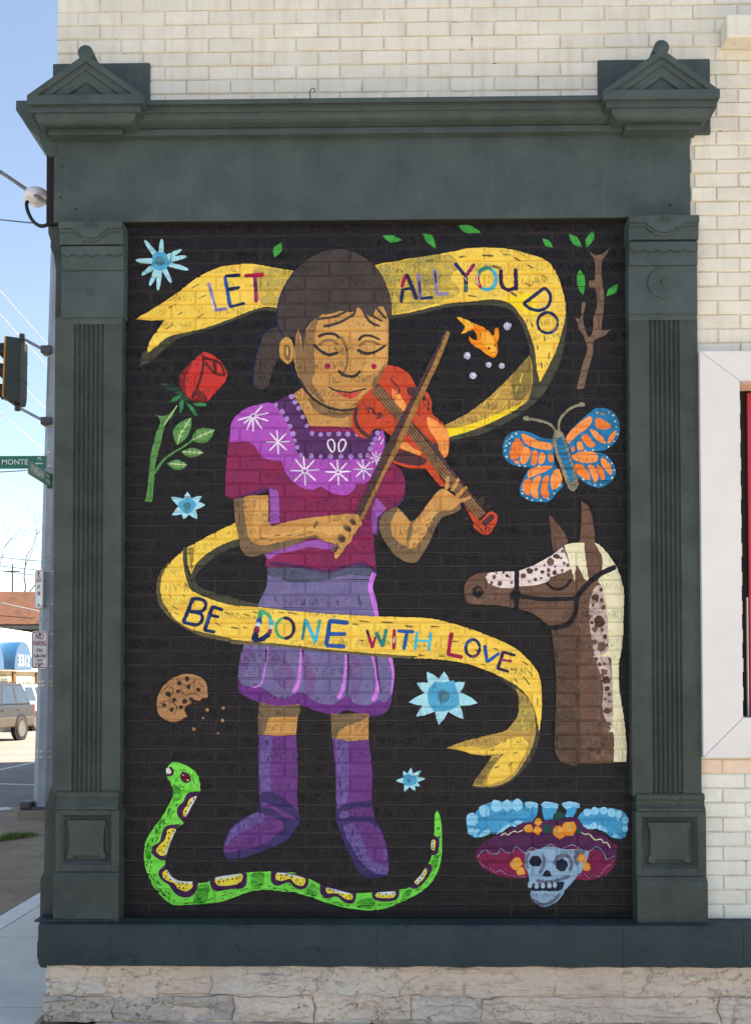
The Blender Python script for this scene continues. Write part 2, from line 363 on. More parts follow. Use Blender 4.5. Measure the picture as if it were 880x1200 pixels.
# ================================================================== the brick building
bld = tag(empty('brick_building', (CORNER, 0, 0)), 'white painted brick corner building that carries the mural and its dark green surround', 'building', None, 'thing')
bld_off = -Vector((CORNER, 0, 0))
def bpart(mb, name, m, bevel=0, parent=None):
    o = mb.build(name, m, parent or bld, bevel)
    if parent is None: o.location = bld_off
    return o
WY = -0.03                                   # face of the white brickwork
ZS = at(440, 1135, -0.16).z                  # underside of the sill course
mb = MB(); mb.box(CORNER + 0.02, 9.5, 0.10, 19.6, 0.0, 9.2); bpart(mb, 'rear_walls', M_WHITE_BRICK)
ztop = at(440, 165, WY).z
XR = at(812, 600, WY).x
FY = -0.085                                  # face of the boarded window's frame
X0 = (at(820.5, 411, FY).x + at(822.5, 888, FY).x) / 2; X1 = X0 + 1.42
Z1 = at(850, 411, FY).z; Z0 = at(850, 888, FY).z; T = 46.5 * (4.913 + FY) / 1200
ix0, ix1, iz0, iz1 = X0 + T, X1 - T, Z0 + T * 1.0, Z1 - T * 0.76
mb = MB(); mb.box(CORNER + 0.012, 9.49, WY + 0.006, 0.099, ztop, 9.19)
mb.box(XR - 0.03, ix0 - .02, WY + 0.007, 0.098, 0.2, ztop); mb.box(ix1 + .02, 9.49, WY + 0.007, 0.098, 0.2, ztop)
mb.box(ix0 - .02, ix1 + .02, WY + 0.007, 0.098, 0.2, iz0 - .02); mb.box(ix0 - .02, ix1 + .02, WY + 0.007, 0.098, iz1 + .02, ztop)
wall = bpart(mb, 'wall', M_MORTAR)
PW, LW = 0.0685, 0.2125
zj = at(200, 29, WY).z; xj = at(142.5, 20, WY).x
_bm = {}
def wbrick_mesh(w, h, m, var):
    k = (round(w, 3), round(h, 3), m.name, var)
    if k not in _bm:
        rnd = random.Random(hash(k[:2]) + var); mb = MB(); c = 0.004
        j = lambda s=0.0016: rnd.uniform(-s, s)
        fr = [(-w / 2 + c + j(), j(.001), -h / 2 + c + j()), (w / 2 - c + j(), j(.001), -h / 2 + c + j()), (w / 2 - c + j(), j(.001), h / 2 - c + j()), (-w / 2 + c + j(), j(.001), h / 2 - c + j())]
        ed = [(-w / 2, .0045, -h / 2), (w / 2, .0045, -h / 2), (w / 2, .0045, h / 2), (-w / 2, .0045, h / 2)]
        bk = [(p[0], .012, p[2]) for p in ed]
        f = [(0, 1, 2, 3)] + [(4 + i, 4 + (i + 1) % 4, (i + 1) % 4, i) for i in range(4)] + [(8 + i, 8 + (i + 1) % 4, 4 + (i + 1) % 4, 4 + i) for i in range(4)]
        mb.add(fr + ed + bk, f); _bm[k] = mb.mesh('brick', m)
    return _bm[k]
XEND = at(985, 300, WY).x
zfr0, zfr1 = at(850, 886, WY).z, at(850, 414, WY).z
xfr0 = at(822, 600, WY).x
rest = MB()
for r in range(-72, 12):
    z0 = zj + r * PW; zc = z0 + PW / 2
    if zc < ZS + 0.22 or zc > at(440, -25, WY).z: continue
    above = zc > at(440, 118, -0.2).z
    xs0 = CORNER if above else XR
    off = (r % 2) * LW / 2
    i = math.floor((xs0 - xj - off) / LW) - 1
    while True:
        a = xj + off + i * LW; b = a + LW; i += 1
        if a > XEND: break
        a2, b2 = max(a, xs0), min(b, XEND + 0.2)
        if b2 - a2 < 0.03: continue
        if not above and zfr0 < zc < zfr1 and a2 > xfr0 - 0.01: continue
        g = 0.0042; w, h = b2 - a2 - g, PW - g
        m = M_WHITE_BRICK if zc > 1.9 else M_WHITE_COOL
        if not above and at(850, 905, WY).z < zc < at(850, 888, WY).z: m = M_PINK_BRICK
        o = link('brick', wbrick_mesh(w, h, m, random.randrange(4)), wall, ((a2 + b2) / 2, WY + random.uniform(-.0025, .0015), zc))
        o.rotation_euler = (random.gauss(0, .004), random.gauss(0, .003), random.gauss(0, .004))
# the end block of the upper window sill, top right
mb = MB(); p, q = at(849, 48, -0.10), at(960, 20, -0.10); mb.box(p.x, q.x, -0.13, WY - 0.002, p.z, q.z); bpart(mb, 'upper_sill', M_WHITE_BRICK, 0.006)
# iron hook
p = at(363, 108, -0.08); mb = MB(); mb.tube([p + Vector((0, .06, 0)), p, p + Vector((.01, 0, .02)), p + Vector((.025, 0, .015)), p + Vector((.02, 0, 0))], .0025, 6)
bpart(mb, 'wall_hook', M_DARK_METAL)

# rubble foundation below the sill: rough stones in two uneven courses
found = bpart((lambda m_: (m_.box(CORNER + .01, 4.0, -0.078, 0.095, 0.0, ZS + 0.1), m_)[1])(MB()), 'foundation', M_STONE)
def rough_stone(x0, x1, z0, z1, yf, seed, m):
    nx = max(4, int((x1 - x0) / .008)); nz = max(4, int((z1 - z0) / .007)); vv = []; ff = []
    for k in range(nz + 1):
        for i in range(nx + 1):
            u, v = i / nx, k / nz
            x_, z_ = x0 + u * (x1 - x0), z0 + v * (z1 - z0)
            # wavy outlines shared by neighbouring stones
            xw = x_ + .016 * noise.noise(Vector((x_ * 2, z_ * 22, 5))); zw = z_ + .013 * noise.noise(Vector((x_ * 9, z_ * 3, 9)))
            e = min(u * (x1 - x0), (1 - u) * (x1 - x0), v * (z1 - z0), (1 - v) * (z1 - z0))
            n1 = noise.fractal(Vector((xw * 6, zw * 11, seed)), 1.0, 2.1, 6)
            lay = noise.fractal(Vector((xw * 3.2, zw * 26, 3)), 1.0, 2.0, 3)
            nc = noise.fractal(Vector((xw * 4.2, zw * 12, 17)), 1.0, 2.0, 4)
            crack = max(0.0, 1 - abs(nc) / .035) * (1 if noise.noise(Vector((xw * 2, zw * 3, 31))) > -.15 else 0)
            hf = noise.fractal(Vector((xw * 38, zw * 55, seed)), 1.0, 2.0, 3)
            y_ = yf - min(1, e / .010) * .008 - n1 * .020 - max(0, lay) * .026 + crack * .020 - hf * .005
            vv.append((xw if True else x_, y_, zw))
    for k in range(nz):
        for i in range(nx):
            a = k * (nx + 1) + i; ff.append((a, a + 1, a + nx + 2, a + nx + 1))
    n = len(vv)                                    # sides going back into the wall
    rim = [i for i in range(nx + 1)] + [k * (nx + 1) + nx for k in range(1, nz + 1)] + [nz * (nx + 1) + i for i in range(nx - 1, -1, -1)] + [k * (nx + 1) for k in range(nz - 1, 0, -1)]
    bk = [(vv[i][0], yf + .05, vv[i][2]) for i in rim]
    L = len(rim); ff += [(rim[i], n + i, n + (i + 1) % L, rim[(i + 1) % L]) for i in range(L)]
    mb = MB(); mb.add(vv + bk, ff, 0, False); return mb.build('stone', m, found)
M_STONE2 = plain('painted_rubble_stone_grey', (222, 204, 188), 0.75, (204, 188, 174), 3.2, 0.012, 28.0, spec=0.25, spots=((150, 138, 128), 11.0, 0.66), crack=(74, 64, 58))
M_STONE3 = plain('bare_rubble_stone', (206, 189, 174), 0.85, (176, 162, 150), 4.0, 0.012, 30.0, spec=0.2, spots=((180, 166, 152), 14.0, 0.62), crack=(66, 58, 54))
xl = CORNER - 0.01; zc1 = at(440, 1166, -0.06).z
sd = 1
for (z0, z1, wl_, yf) in ((zc1, ZS + 0.012, (.25, .5), -.074), (0.004, zc1 - .0005, (.28, .6), -.088)):
    x = xl
    while x < 3.2:
        w = random.uniform(*wl_)
        m = M_STONE3 if (x < -1.2 and z0 < .05) else random.choice((M_STONE, M_STONE, M_STONE2))
        rough_stone(x, x + w - .003, z0 + random.uniform(0, .003), z1 - random.uniform(0, .003), yf + random.uniform(-.008, .008), sd, m); sd += 7; x += w

# boarded window at the right: white mitred frame, deep reveal, red panel
win = empty('window', tuple(bld_off), bld)
def board(a, name='frame_board'):
    mb = MB(); mb.prism(a, 'y', FY, WY - 0.001); mb.build(name, M_WHITE, win, 0.003)
e = .0008
board([(X0, Z0 + e), (ix0, iz0 + e), (ix0, iz1 - e), (X0, Z1 - e)])
board([(X0 + e, Z1), (ix0 + e, iz1), (ix1 - e, iz1), (X1 - e, Z1)])
board([(X0 + e, Z0), (X1 - e, Z0), (ix1 - e, iz0), (ix0 + e, iz0)])
board([(X1, Z0 + e), (X1, Z1 - e), (ix1, iz1 - e), (ix1, iz0 + e)])
mb = MB(); mb.box(ix0 - .02, ix0, WY - .001, .0965, iz0, iz1); mb.box(ix1, ix1 + .02, WY - .001, .0965, iz0, iz1)
mb.box(ix0 - .02, ix1 + .02, WY - .0015, .096, iz1, iz1 + .02); mb.build('reveal', M_PINK_BRICK, win)
mb = MB(); mb.box(ix0 - .02, ix1 + .02, WY - .0016, .096, iz0 - .02, iz0); mb.build('inner_sill', M_WHITE, win)
RY = 0.075
rx = at(876.3, 600, RY).x
mb = MB(); mb.box(ix0 - .018, ix1 + .018, .090, .0955, iz0, iz1); mb.build('dark_backing', M_GAP, win)
mb = MB(); mb.box(rx, ix1 - .01, RY, .089, iz0 + .004, iz1 - .012); mb.build('red_panel', M_RED, win, 0.003)
mb = MB(); mb.box(rx - .012, rx - .007, RY - .004, .089, iz0 + .004, at(875, 700, RY).z); mb.build('edge_trim', M_WHITE, win)

# ================================================================== dark green surround
sur = tag(empty('storefront_surround', (0, -0.05, ZS)), 'dark green painted surround with fluted pilasters, plain frieze and twin pediments framing the mural', 'surround', None, 'thing')
SO = -Vector((0, -0.05, ZS))
def spart(mb, name, m=None, bevel=0.004, parent=None):
    o = mb.build(name, m or M_GREEN, parent or sur, bevel)
    if parent is None: o.location = SO
    return o
def Zc(py, Y, px=440): return at(px, py, Y).z
# frieze
FRY = -0.045
fx0, fx1 = at(63.3, 210, FRY).x, at(808.5, 205, FRY).x
fz1, fz0 = Zc(158, FRY), Zc(257, FRY)
mb = MB(); mb.box(fx0, fx1, FRY, WY + .03, fz0, fz1 + .06); fri = spart(mb, 'frieze')
mb = MB(); p = at(57, 230, 0); mb.box(p.x, fx0 + .002, -.03, .3, at(57, 266, 0).z, at(57, 150, 0).z); spart(mb, 'side_gap', M_GAP)
mb = MB(); mb.box(fx0 + .01, fx1 - .01, -.036, .05, fz0 - .005, fz0 - .001); spart(mb, 'painted_shadow_strip', M_GAP, 0)  # dark strip standing in for the shadow line under the frieze
for hx, hy in ((73.5, 195), (72, 231.5), (90, 245.5), (784.5, 240)):
    p = at(hx, hy, FRY); mb = MB(); mb.lathe([(.0055, -.0015), (.0055, .004)], p, 'y', 10); mb.build('bolt_hole', M_GAP, fri)
# cornice run
prof_px = [(114, -.172), (120, -.172), (121, -.150), (129.3, -.147), (130.6, -.136), (134, -.134), (138, -.127), (142, -.112), (146, -.090), (148.6, -.076), (149, -.086), (155.8, -.086)]
prof = [(Y, Zc(py, Y)) for py, Y in prof_px] + [(-.03, Zc(155.8, -.086) - .002), (0.0, Zc(155.8, -.086) - .002), (0.0, Zc(114, -.172) + .012)]
cx0, cx1 = at(62, 130, -.15).x, at(812, 130, -.15).x
mb = MB(); mb.prism(prof, 'x', cx0, cx1); cor = spart(mb, 'cornice', None, .003)
# return of the cornice along the left wall
rp = [(19, 117.5), (19, 129), (26.5, 138.5), (28, 141), (33, 150), (39, 156), (45, 160), (47, 163), (47.5, 167), (53, 178), (57, 183), (66, 183), (66, 117.5)]
mb = MB(); mb.prism([(at(px, py, -.05).x, at(px, py, -.05).z) for px, py in rp], 'y', -.05, 2.5); spart(mb, 'cornice_return', M_GREEN, .003)
def pediment(px, pyb, back, name='pediment'):
    PY = -.215
    def P(dx, dy, Y=PY):
        p = at(px + dx, pyb + dy, Y); return (p.x, p.z)
    def bar(mb, hw_, d0, d1, Y):                                                # a straight band seen between rows d0 and d1
        (xa, zt), (xb, zb) = P(-hw_, d0, Y), P(hw_, d1, Y); mb.box(xa, xb, Y, -.02, zb, zt)
    root = MB(); d = 68.5
    bar(root, d, -.6, 9, PY)
    root.prism([P(-d + 2, -.2, PY + .03), P(0, -46, PY + .03), P(d - 2, -.2, PY + .03)], 'y', PY + .034, -.025)
    o = spart(root, name, None, .004)
    def chevron(w0, h0, w1, h1, Y, bev):
        m = MB(); m.prism([P(-w0, -.1, Y), P(0, -h0, Y), P(w0, -.1, Y), P(w1, -.1, Y), P(0, -h1, Y), P(-w1, -.1, Y)], 'y', Y, -.022); spart(m, 'raking_moulding', None, bev, o)
    chevron(d, 49, 57, 40, PY - .001, .003); chevron(57, 40.5, 41, 30, PY + .012, .004); chevron(41, 30.5, 21, 16, PY + .02, .007)
    c = at(px, pyb - 50.5, PY); k = (4.913 + PY) / 1200
    m = MB(); m.lathe([(0.0, -.001), (8 * k, 0), (9.2 * k, .006), (9.2 * k, .12), (0, .13)], (c.x, PY - .002, c.z), 'y', 24); spart(m, 'knob', None, 0, o)
    m = MB(); bar(m, 65, 9.8, 18.8, PY + .022)
    n = 8; vv = []
    for i in range(n + 1):
        t = i / n; q = 1 - math.cos(t * math.pi / 2); Y = PY + .032 + .068 * q; (xa, z_), (xb, _) = P(-(59.5 - 17 * q), 19 + 20 * math.sin(t * math.pi / 2), Y), P(59.5 - 17 * q, 19 + 20 * math.sin(t * math.pi / 2), Y)
        vv += [(xa, Y, z_), (xb, Y, z_), (xb, -.02, z_), (xa, -.02, z_)]
    ff = [(0, 1, 2, 3), tuple(4 * n + i for i in (3, 2, 1, 0))]
    for i in range(n):
        for j in range(4): ff.append((4 * i + j, 4 * i + (j + 1) % 4, 4 * i + 4 + (j + 1) % 4, 4 * i + 4 + j))
    m.add(vv, ff); spart(m, 'bed_moulding', None, .002, o)
    m = MB(); bar(m, 43.5, 39, 45.3, PY + .103); spart(m, 'bottom_fillet', None, .003, o)
    a, b = at(back[0], back[1], -.045), at(back[2], back[3], -.045)
    m = MB(); m.box(a.x, b.x, -.045 - (.001 if px > 400 else .0015), WY + .02, b.z, a.z); spart(m, 'back_block', None, .006, o)
pediment(100.2, 111.5, (62.2, 74.5, 175.6, 165))
pediment(775, 105.5, (700.3, 70, 832.5, 156.5))

def pilaster(cap, shaft, flute, base, plinth, pys, disc):
    """px ranges of each tier; pys: photograph rows; disc: whether the carved roundel survives"""
    (y_cap, y_b1, y_b2, y_l1, y_l2, y_f1, y_m0, y_m1, y_m2, y_m3, y_c0, y_c1, y_p) = pys
    pc = (cap[0] + cap[1]) / 2
    def rng(r, py, Y): return at(r[0], py, Y).x, at(r[1], py, Y).x
    def Z(py, Y): return at(pc, py, Y).z
    root = empty('pilaster', tuple(SO), sur)
    # capital
    Y = -.094; x0, x1 = rng(cap, y_b1, Y); mid = (x0 + x1) / 2; kk = (4.913 + Y) / 1200
    mb = MB(); mb.box(x0, x1, Y, .02, Z(y_b1, Y), Z(y_cap, Y)); capo = mb.build('capital', M_GREEN, root, .003)
    zt = Z(y_cap + 8.5, Y)
    sc = [(-37, 0), (-19.5, 0), (-16, 4.5), (-12, 6), (-10, 9.5), (-5, 11), (0, 12), (5, 11), (10, 9.5), (12, 6), (16, 4.5), (19.5, 0), (37, 0)]
    sc = [(mid + a * kk * (x1 - x0) / (74 * kk), zt - b * kk) for a, b in sc]
    mb = MB(); mb.prism([(x0 + .001, Z(y_cap + .5, Y))] + [(max(x0 + .001, min(x1 - .001, a)), b) for a, b in sc] + [(x1 - .001, Z(y_cap + .5, Y))], 'y', Y - .017, Y + .001); mb.build('scalloped_band', M_GREEN, capo, .002)
    mb = MB(); mb.prism([(x0 + .002, Z(y_cap + .6, Y))] + [(max(x0 + .002, min(x1 - .002, a)), b - 3.6 * kk) for a, b in sc] + [(x1 - .002, Z(y_cap + .6, Y))], 'y', Y - .008, Y + .001); mb.build('scalloped_band', M_GREEN, capo, .0015)
    mb = MB()
    for a0, l in ((-62, 11), (-30, 9), (0, 9), (30, 9), (62, 11)):
        t = rad(90 - a0); p = Vector((mid + math.cos(t) * 2 * kk, Y - .017, zt - 2 * kk + math.sin(t) * 2 * kk)); q = p + Vector((math.cos(t) * l * kk * 0.8, 0, math.sin(t) * l * kk * 0.8)); mb.tube([p, (p + q) / 2 + Vector((0, -.002, 0)), q], .0035, 6, 0, .006)
    mb.build('palmette', M_GREEN, capo)
    Y2 = -.078
    mb = MB(); mb.box(x0 + .006, x1 - .001, Y2, .021, Z(y_l1, Y2), Z(y_b1, Y) - .001); mb.build('necking', M_GREEN, root, .003)
    mb = MB(); zz = Z(y_b2 + 11, Y2); pts = [(x0 + .008, Z(y_b2, Y2) - .002)]
    nz_ = 5; wz = (x1 - x0 - .012) / nz_
    for i in range(nz_): pts += [(x0 + .008 + wz * i, zz + .008), (x0 + .008 + wz * (i + .5), zz - .005)]
    pts += [(x1 - .003, zz + .008), (x1 - .003, Z(y_b2, Y2) - .002)]
    mb.prism(pts, 'y', Y2 - .011, Y2 + .001); zo = mb.build('zigzag_band', M_GREEN, root, .001)
    Y3 = -.071
    mb = MB(); mb.box(x0 + .003, x1 - .001, Y3, .022, Z(y_l2, Y3), Z(y_l1, Y3) - .003); mb.build('roundel_panel', M_GREEN, root, .003)
    cz = Z((y_l1 + y_l2) / 2 - (7.5 if disc else 2), Y3); cxp = at(disc or pc - 1, 340, Y3).x
    if disc:
        mb = MB(); R_ = 18.2 * kk; vv = []; ff = []; n = 48
        for ring, (rr, yy) in enumerate(((1.0, 0), (1.0, -.006), (.9, -.010), (.5, -.007), (.16, -.006))):
            for j in range(n):
                t = 2 * math.pi * j / n; d = (.003 if j % 2 else 0) * (1 if ring in (2, 3) else 0); s_ = (1 - .03 * (j % 2)) if ring < 2 else 1
                vv.append((cxp + R_ * rr * s_ * math.cos(t), Y3 + yy + d, cz + R_ * rr * s_ * math.sin(t)))
        for i in range(4):
            for j in range(n): ff.append((i * n + j, i * n + (j + 1) % n, (i + 1) * n + (j + 1) % n, (i + 1) * n + j))
        ff.append(tuple(4 * n + j for j in range(n))); mb.add(vv, ff); mb.build('roundel', M_GREEN, root)
    mb = MB(); mb.lathe([(0, -.016), (.007, -.015), (.011, -.009), (.013, 0)], (cxp, Y3 - (.005 if disc else 0), cz), 'y', 14); mb.build('boss', M_GREEN, root)
    # fluted shaft
    Y4 = -.062; ym = 650
    x0, x1 = rng(shaft, ym, Y4); f0, f1 = rng(flute, ym, Y4); zt, zb = Z(y_l2, Y4) + .002, Z(y_m0, Y4) - .01
    sec = [(x0, .02), (x0, Y4)]; n = 7; gw = (f1 - f0) / (2 * n - 1) * 1.0
    for i in range(n):
        a = f0 + (f1 - f0 - gw) * i / (n - 1); sec += [(a, Y4), (a + gw * .3, Y4 + .008), (a + gw * .7, Y4 + .008), (a + gw, Y4)]
        if i < n - 1:
            b = f0 + (f1 - f0 - gw) * (i + 1) / (n - 1); sec += [(a + gw + .001, Y4 + .002)] + [(a + gw + (b - a - gw) * t, Y4 + .002 - .004 * math.sin(math.pi * t)) for t in (.25, .5, .75)] + [(b - .001, Y4 + .002)]
    sec += [(x1, Y4), (x1, .02)]
    mb = MB(); mb.prism(sec, 'z', zb, Z(y_f1, Y4)); mb.build('fluted_shaft', M_GREEN_LUMPY, root)
    mb = MB(); mb.prism([(x0, .0195), (x0, Y4 - .0005), (x1, Y4 - .0005), (x1, .0195)], 'z', Z(y_f1, Y4), zt); mb.build('shaft_top', M_GREEN, root, .002)
    # base
    Y5 = -.082
    x0, x1 = rng(base, (y_m3 + y_c0) / 2, Y5); xs0 = x0 + .004; xs1 = x1 - .004
    mb = MB(); pr = [(.02, Z(y_m0, Y5)), (-.066, Z(y_m0, Y5)), (-.078, Z(y_m0 + 2, Y5)), (-.081, Z(y_m1 - 2, Y5)), (-.074, Z(y_m1, Y5)), (-.072, Z(y_m2 - 1, Y5)), (-.080, Z(y_m2 + 2, Y5)), (-.092, Z(y_m3 - 3, Y5)), (-.093, Z(y_m3, Y5)), (.02, Z(y_m3, Y5))]
    mb.prism(pr, 'x', xs0, xs1); mb.build('base_moulding', M_GREEN_LUMPY, root, .003)
    zt, zb = Z(y_m3, Y5) - .001, Z(y_c0, Y5)
    w = x1 - x0; h = zt - zb; fx, fz = .085 * w, .085 * h; fr = (x0 + fx, x1 - fx * 1.45, zb + .12 * h, zt - .09 * h)
    mb = MB(); Yb = Y5
    mb.box(x0, fr[0], Yb, .02, zb, zt); mb.box(fr[1], x1, Yb, .02, zb, zt); mb.box(fr[0] - .001, fr[1] + .001, Yb + .0005, .019, fr[3], zt - .0005); mb.box(fr[0] - .001, fr[1] + .001, Yb + .0005, .019, zb + .0005, fr[2])
    mb.build('base_block', M_GREEN_LUMPY, root, .004)
    mb = MB(); mb.box(fr[0] - .003, fr[1] + .003, Yb + .028, .018, fr[2] - .003, fr[3] + .003); mb.build('sunk_panel', M_GREEN_LUMPY, root)
    for sx in (0, 1):                                     # bevelled lips of the sunk panel
        xa = fr[sx]; xb = xa + (.018 if sx == 0 else -.018)
        mb = MB(); mb.prism([(xa, Yb + .004), (xb, Yb + .026), (xa, Yb + .027)], 'z', fr[2], fr[3]); mb.build('panel_bevel', M_GREEN_LUMPY, root)
    for sz in (2, 3):
        za = fr[sz]; zb_ = za + (.022 if sz == 2 else -.014)
        mb = MB(); mb.prism([(Yb + .004, za), (Yb + .025, zb_), (Yb + .0265, za)], 'x', fr[0], fr[1]); mb.build('panel_bevel', M_GREEN_LUMPY, root)
    cxm, czm = (fr[0] + fr[1]) / 2, (fr[2] + fr[3]) / 2; a = (fr[1] - fr[0]) * .385; b = (fr[3] - fr[2]) * .40; n_ = .015
    mb = MB(); mb.prism([(cxm - a, czm - b), (cxm - a + .03, czm - b), (cxm - a + .036, czm - b + n_), (cxm + a - .036, czm - b + n_), (cxm + a - .03, czm - b), (cxm + a, czm - b),
                         (cxm + a, czm - b + .03), (cxm + a - n_ * .6, czm - b + .036), (cxm + a - n_ * .6, czm + b - .036), (cxm + a, czm + b - .03), (cxm + a, czm + b), (cxm - a, czm + b), (cxm - a, czm + b - .03), (cxm - a + n_ * .6, czm + b - .036), (cxm - a + n_ * .6, czm - b + .036), (cxm - a, czm - b + .03)], 'y', Yb + .006, Yb + .03)
    mb.build('raised_square', M_GREEN_LUMPY, root, .008)
    x0, x1 = rng(plinth, y_p - 20, -.10)
    pr = [(.02, zb - .0005), (-.083, zb - .0005), (-.10, Z(y_c1, -.10)), (-.10, Z(y_p, -.10) - .02), (.02, Z(y_p, -.10) - .02)]
    mb = MB(); mb.prism(pr, 'x', x0, x1); mb.build('plinth', M_GREEN_LUMPY, root, .004)
pilaster((69.8, 144.4), (63.5, 142.3), (85.5, 121), (65, 139.8), (62.4, 139), (260.5, 286, 289, 316.5, 372, 380, 927, 936, 939, 948.5, 1022, 1031, 1078.5), None)
pilaster((736.2, 818.3), (738.7, 819.2), (762, 798), (745, 827.3), (746.5, 829.5), (253.5, 280, 284, 310.5, 367.5, 375, 930, 938.5, 943, 950.5, 1027, 1034, 1082), 776.2)
# the same pilaster's flank on the corner, seen edge-on
sp = [(57, 264), (57, 273), (60, 283), (59.5, 290), (63.5, 299), (66, 316), (65, 372), (66, 388), (67, 396), (65.8, 500), (64, 700), (62.3, 905), (62, 917), (58.5, 927), (57, 935), (53, 945), (52, 1021), (48, 1029), (47.2, 1079)]
pr = [(at(a, b, .0).x, at(a, b, .0).z) for a, b in sp]
mb = MB(); mb.prism(pr + [(pr[-1][0] + .12, pr[-1][1]), (pr[0][0] + .08, pr[0][1])], 'y', -.004, .42); spart(mb, 'corner_flank', M_GREEN_LUMPY, .004)
# sill course of separate stones
cuts = [45, 131, 441.5, 649, 730, 870.5, 960]
for i in range(len(cuts) - 1):
    Y = -.16; xa, xb = at(cuts[i], 1110, Y).x + .0002, at(cuts[i + 1], 1110, Y).x - .0002
    z1 = Zc(1085.5, Y); n = max(3, int((xb - xa) / .03)); zback = Zc(1076.5, -.04)
    vv = []; ff = []
    for k in range(n + 1):
        x_ = xa + (xb - xa) * k / n; nn = noise.fractal(Vector((x_ * 6, i, 0)), 1, 2, 4)
        dy = .003 * noise.noise(Vector((x_ * 5, 7, i)))
        vv += [(x_, -.03 if cuts[i + 1] < 870 else WY - .001, zback), (x_, Y + .006, z1 + .004), (x_, Y + dy, z1 - .006), (x_, Y + dy - .003, z1 - .09), (x_, Y + .004 + dy, ZS + .012 + nn * .010), (x_, Y + .03, ZS + nn * .008), (x_, .05, ZS)]
    for k in range(n):
        for j in range(6): ff.append((7 * k + j, 7 * k + 7 + j, 7 * k + 8 + j, 7 * k + 1 + j))
    ff += [tuple(range(7)), tuple(range(7 * n, 7 * n + 7))]
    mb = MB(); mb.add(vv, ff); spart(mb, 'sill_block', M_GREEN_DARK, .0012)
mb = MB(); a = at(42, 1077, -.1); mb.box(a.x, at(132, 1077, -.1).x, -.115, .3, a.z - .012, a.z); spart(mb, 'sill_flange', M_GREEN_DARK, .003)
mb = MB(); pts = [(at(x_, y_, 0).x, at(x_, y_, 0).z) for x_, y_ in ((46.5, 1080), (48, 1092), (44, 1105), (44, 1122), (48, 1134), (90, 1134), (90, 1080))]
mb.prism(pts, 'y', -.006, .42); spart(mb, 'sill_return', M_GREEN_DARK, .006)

# ================================================================== the mural wall
mural = tag(empty('mural_wall', (0, 0, ZS)), 'black painted brick panel with a mural of a girl playing the violin amid yellow banners', 'mural', None, 'thing')
MO = -Vector((0, 0, ZS))
MX0, MX1 = -1.225, 1.225
MZ0, MZ1 = Zc(1081, 0), Zc(252, 0)
mb = MB(); mb.box(MX0 - .02, MX1 + .02, .0055, .09, MZ0 - .02, MZ1 + .03); o = mb.build('mortar_bed', M_BLACK_JOINT, mural); o.location = MO
def course(z): return math.floor((z - zb_) / PM)
def brick_index(k, x):
    off = 0 if (NC - k) % 2 == 0 else LM * .54
    i = math.floor((x - XA - off) / LM); return i, XA + off + i * LM
def face_off(k, i):
    r = random.Random(k * 1000 + i * 7 + 5).random(); return -.0012 + .0024 * r
def relief(x, z):
    """how far the brick face stands out (positive) of the nominal plane"""
    k = course(z); dz0 = z - (zb_ + k * PM) - JM; dz1 = zb_ + (k + 1) * PM - z
    i, xa = brick_index(k, x); dx0 = x - xa - JM; dx1 = xa + LM - x
    d = min(dz0, dz1, dx0, dx1); t = max(0.0, min(1.0, d / BV))
    return face_off(k, i) * t - DEP * (1 - t)

# ---- tracing helpers: outlines are given in the pixels of an enlarged crop of the photograph
TX, TY, TS = 0, 0, 1
def tile(x, y, s):
    global TX, TY, TS
    TX, TY, TS = x, y, s
A_ = (140, 250, 4.4); B_ = (290, 280, 4.4); C_ = (430, 250, 4.4); D_ = (550, 250, 4.4); E_ = (140, 400, 4.4); F_ = (260, 440, 4.4)
G_ = (400, 380, 4.4); H_ = (380, 500, 4.0); I_ = (540, 460, 4.4); J_ = (540, 580, 3.638); K_ = (170, 560, 4.4); L_ = (270, 640, 4.0)
M_ = (450, 700, 4.4); N_ = (150, 780, 4.0); O_ = (150, 860, 4.4); Q_ = (330, 840, 4.19); R_ = (540, 920, 4.4)
FC_ = (290, 350, 4.889); HD_ = (360, 560, 7.333); VH_ = (480, 530, 7.333); RS_ = (180, 390, 8.8); PX_ = (0, 0, 1.0)
def parse(s):
    out = []
    t = (TX, TY, TS)
    for w in s.split():
        if w[0] == '@': t = globals()[w[1:] + '_']; continue
        c = w.endswith('!'); a, b = w.rstrip('!').split(','); out.append((t[0] + float(a) / t[2], t[1] + float(b) / t[2], c))
    return out
def spline(pts, closed, step=2.6):
    n = len(pts); out = []
    rng_ = range(n if closed else n - 1)
    for i in rng_:
        p1, p2 = pts[i], pts[(i + 1) % n]
        p0 = pts[(i - 1) % n] if (closed or i > 0) else p1
        p3 = pts[(i + 2) % n] if (closed or i + 2 < n) else p2
        if p1[2]: p0 = p1
        if p2[2]: p3 = p2
        L = math.hypot(p2[0] - p1[0], p2[1] - p1[1]); k = max(1, int(L / step))
        for j in range(k):
            t = j / k; t2 = t * t; t3 = t2 * t
            out.append(tuple(.5 * (2 * p1[d] + (p2[d] - p0[d]) * t + (2 * p0[d] - 5 * p1[d] + 4 * p2[d] - p3[d]) * t2 + (3 * p1[d] - p0[d] - 3 * p2[d] + p3[d]) * t3) for d in (0, 1)))
    if not closed: out.append(pts[-1][:2])
    return out
SHAPES = []                     # (part, sub-part, material, outline in photograph pixels)
CUR = ['', '']
prng = random.Random(5)
def part(p, s=''): CUR[0] = p; CUR[1] = s
def emit(m, poly): SHAPES.append((CUR[0], CUR[1], m, poly))
def F(m, s, jit=.35):
    poly = spline(parse(s), True)
    emit(m, [(x + prng.uniform(-jit, jit), y + prng.uniform(-jit, jit)) for x, y in poly])
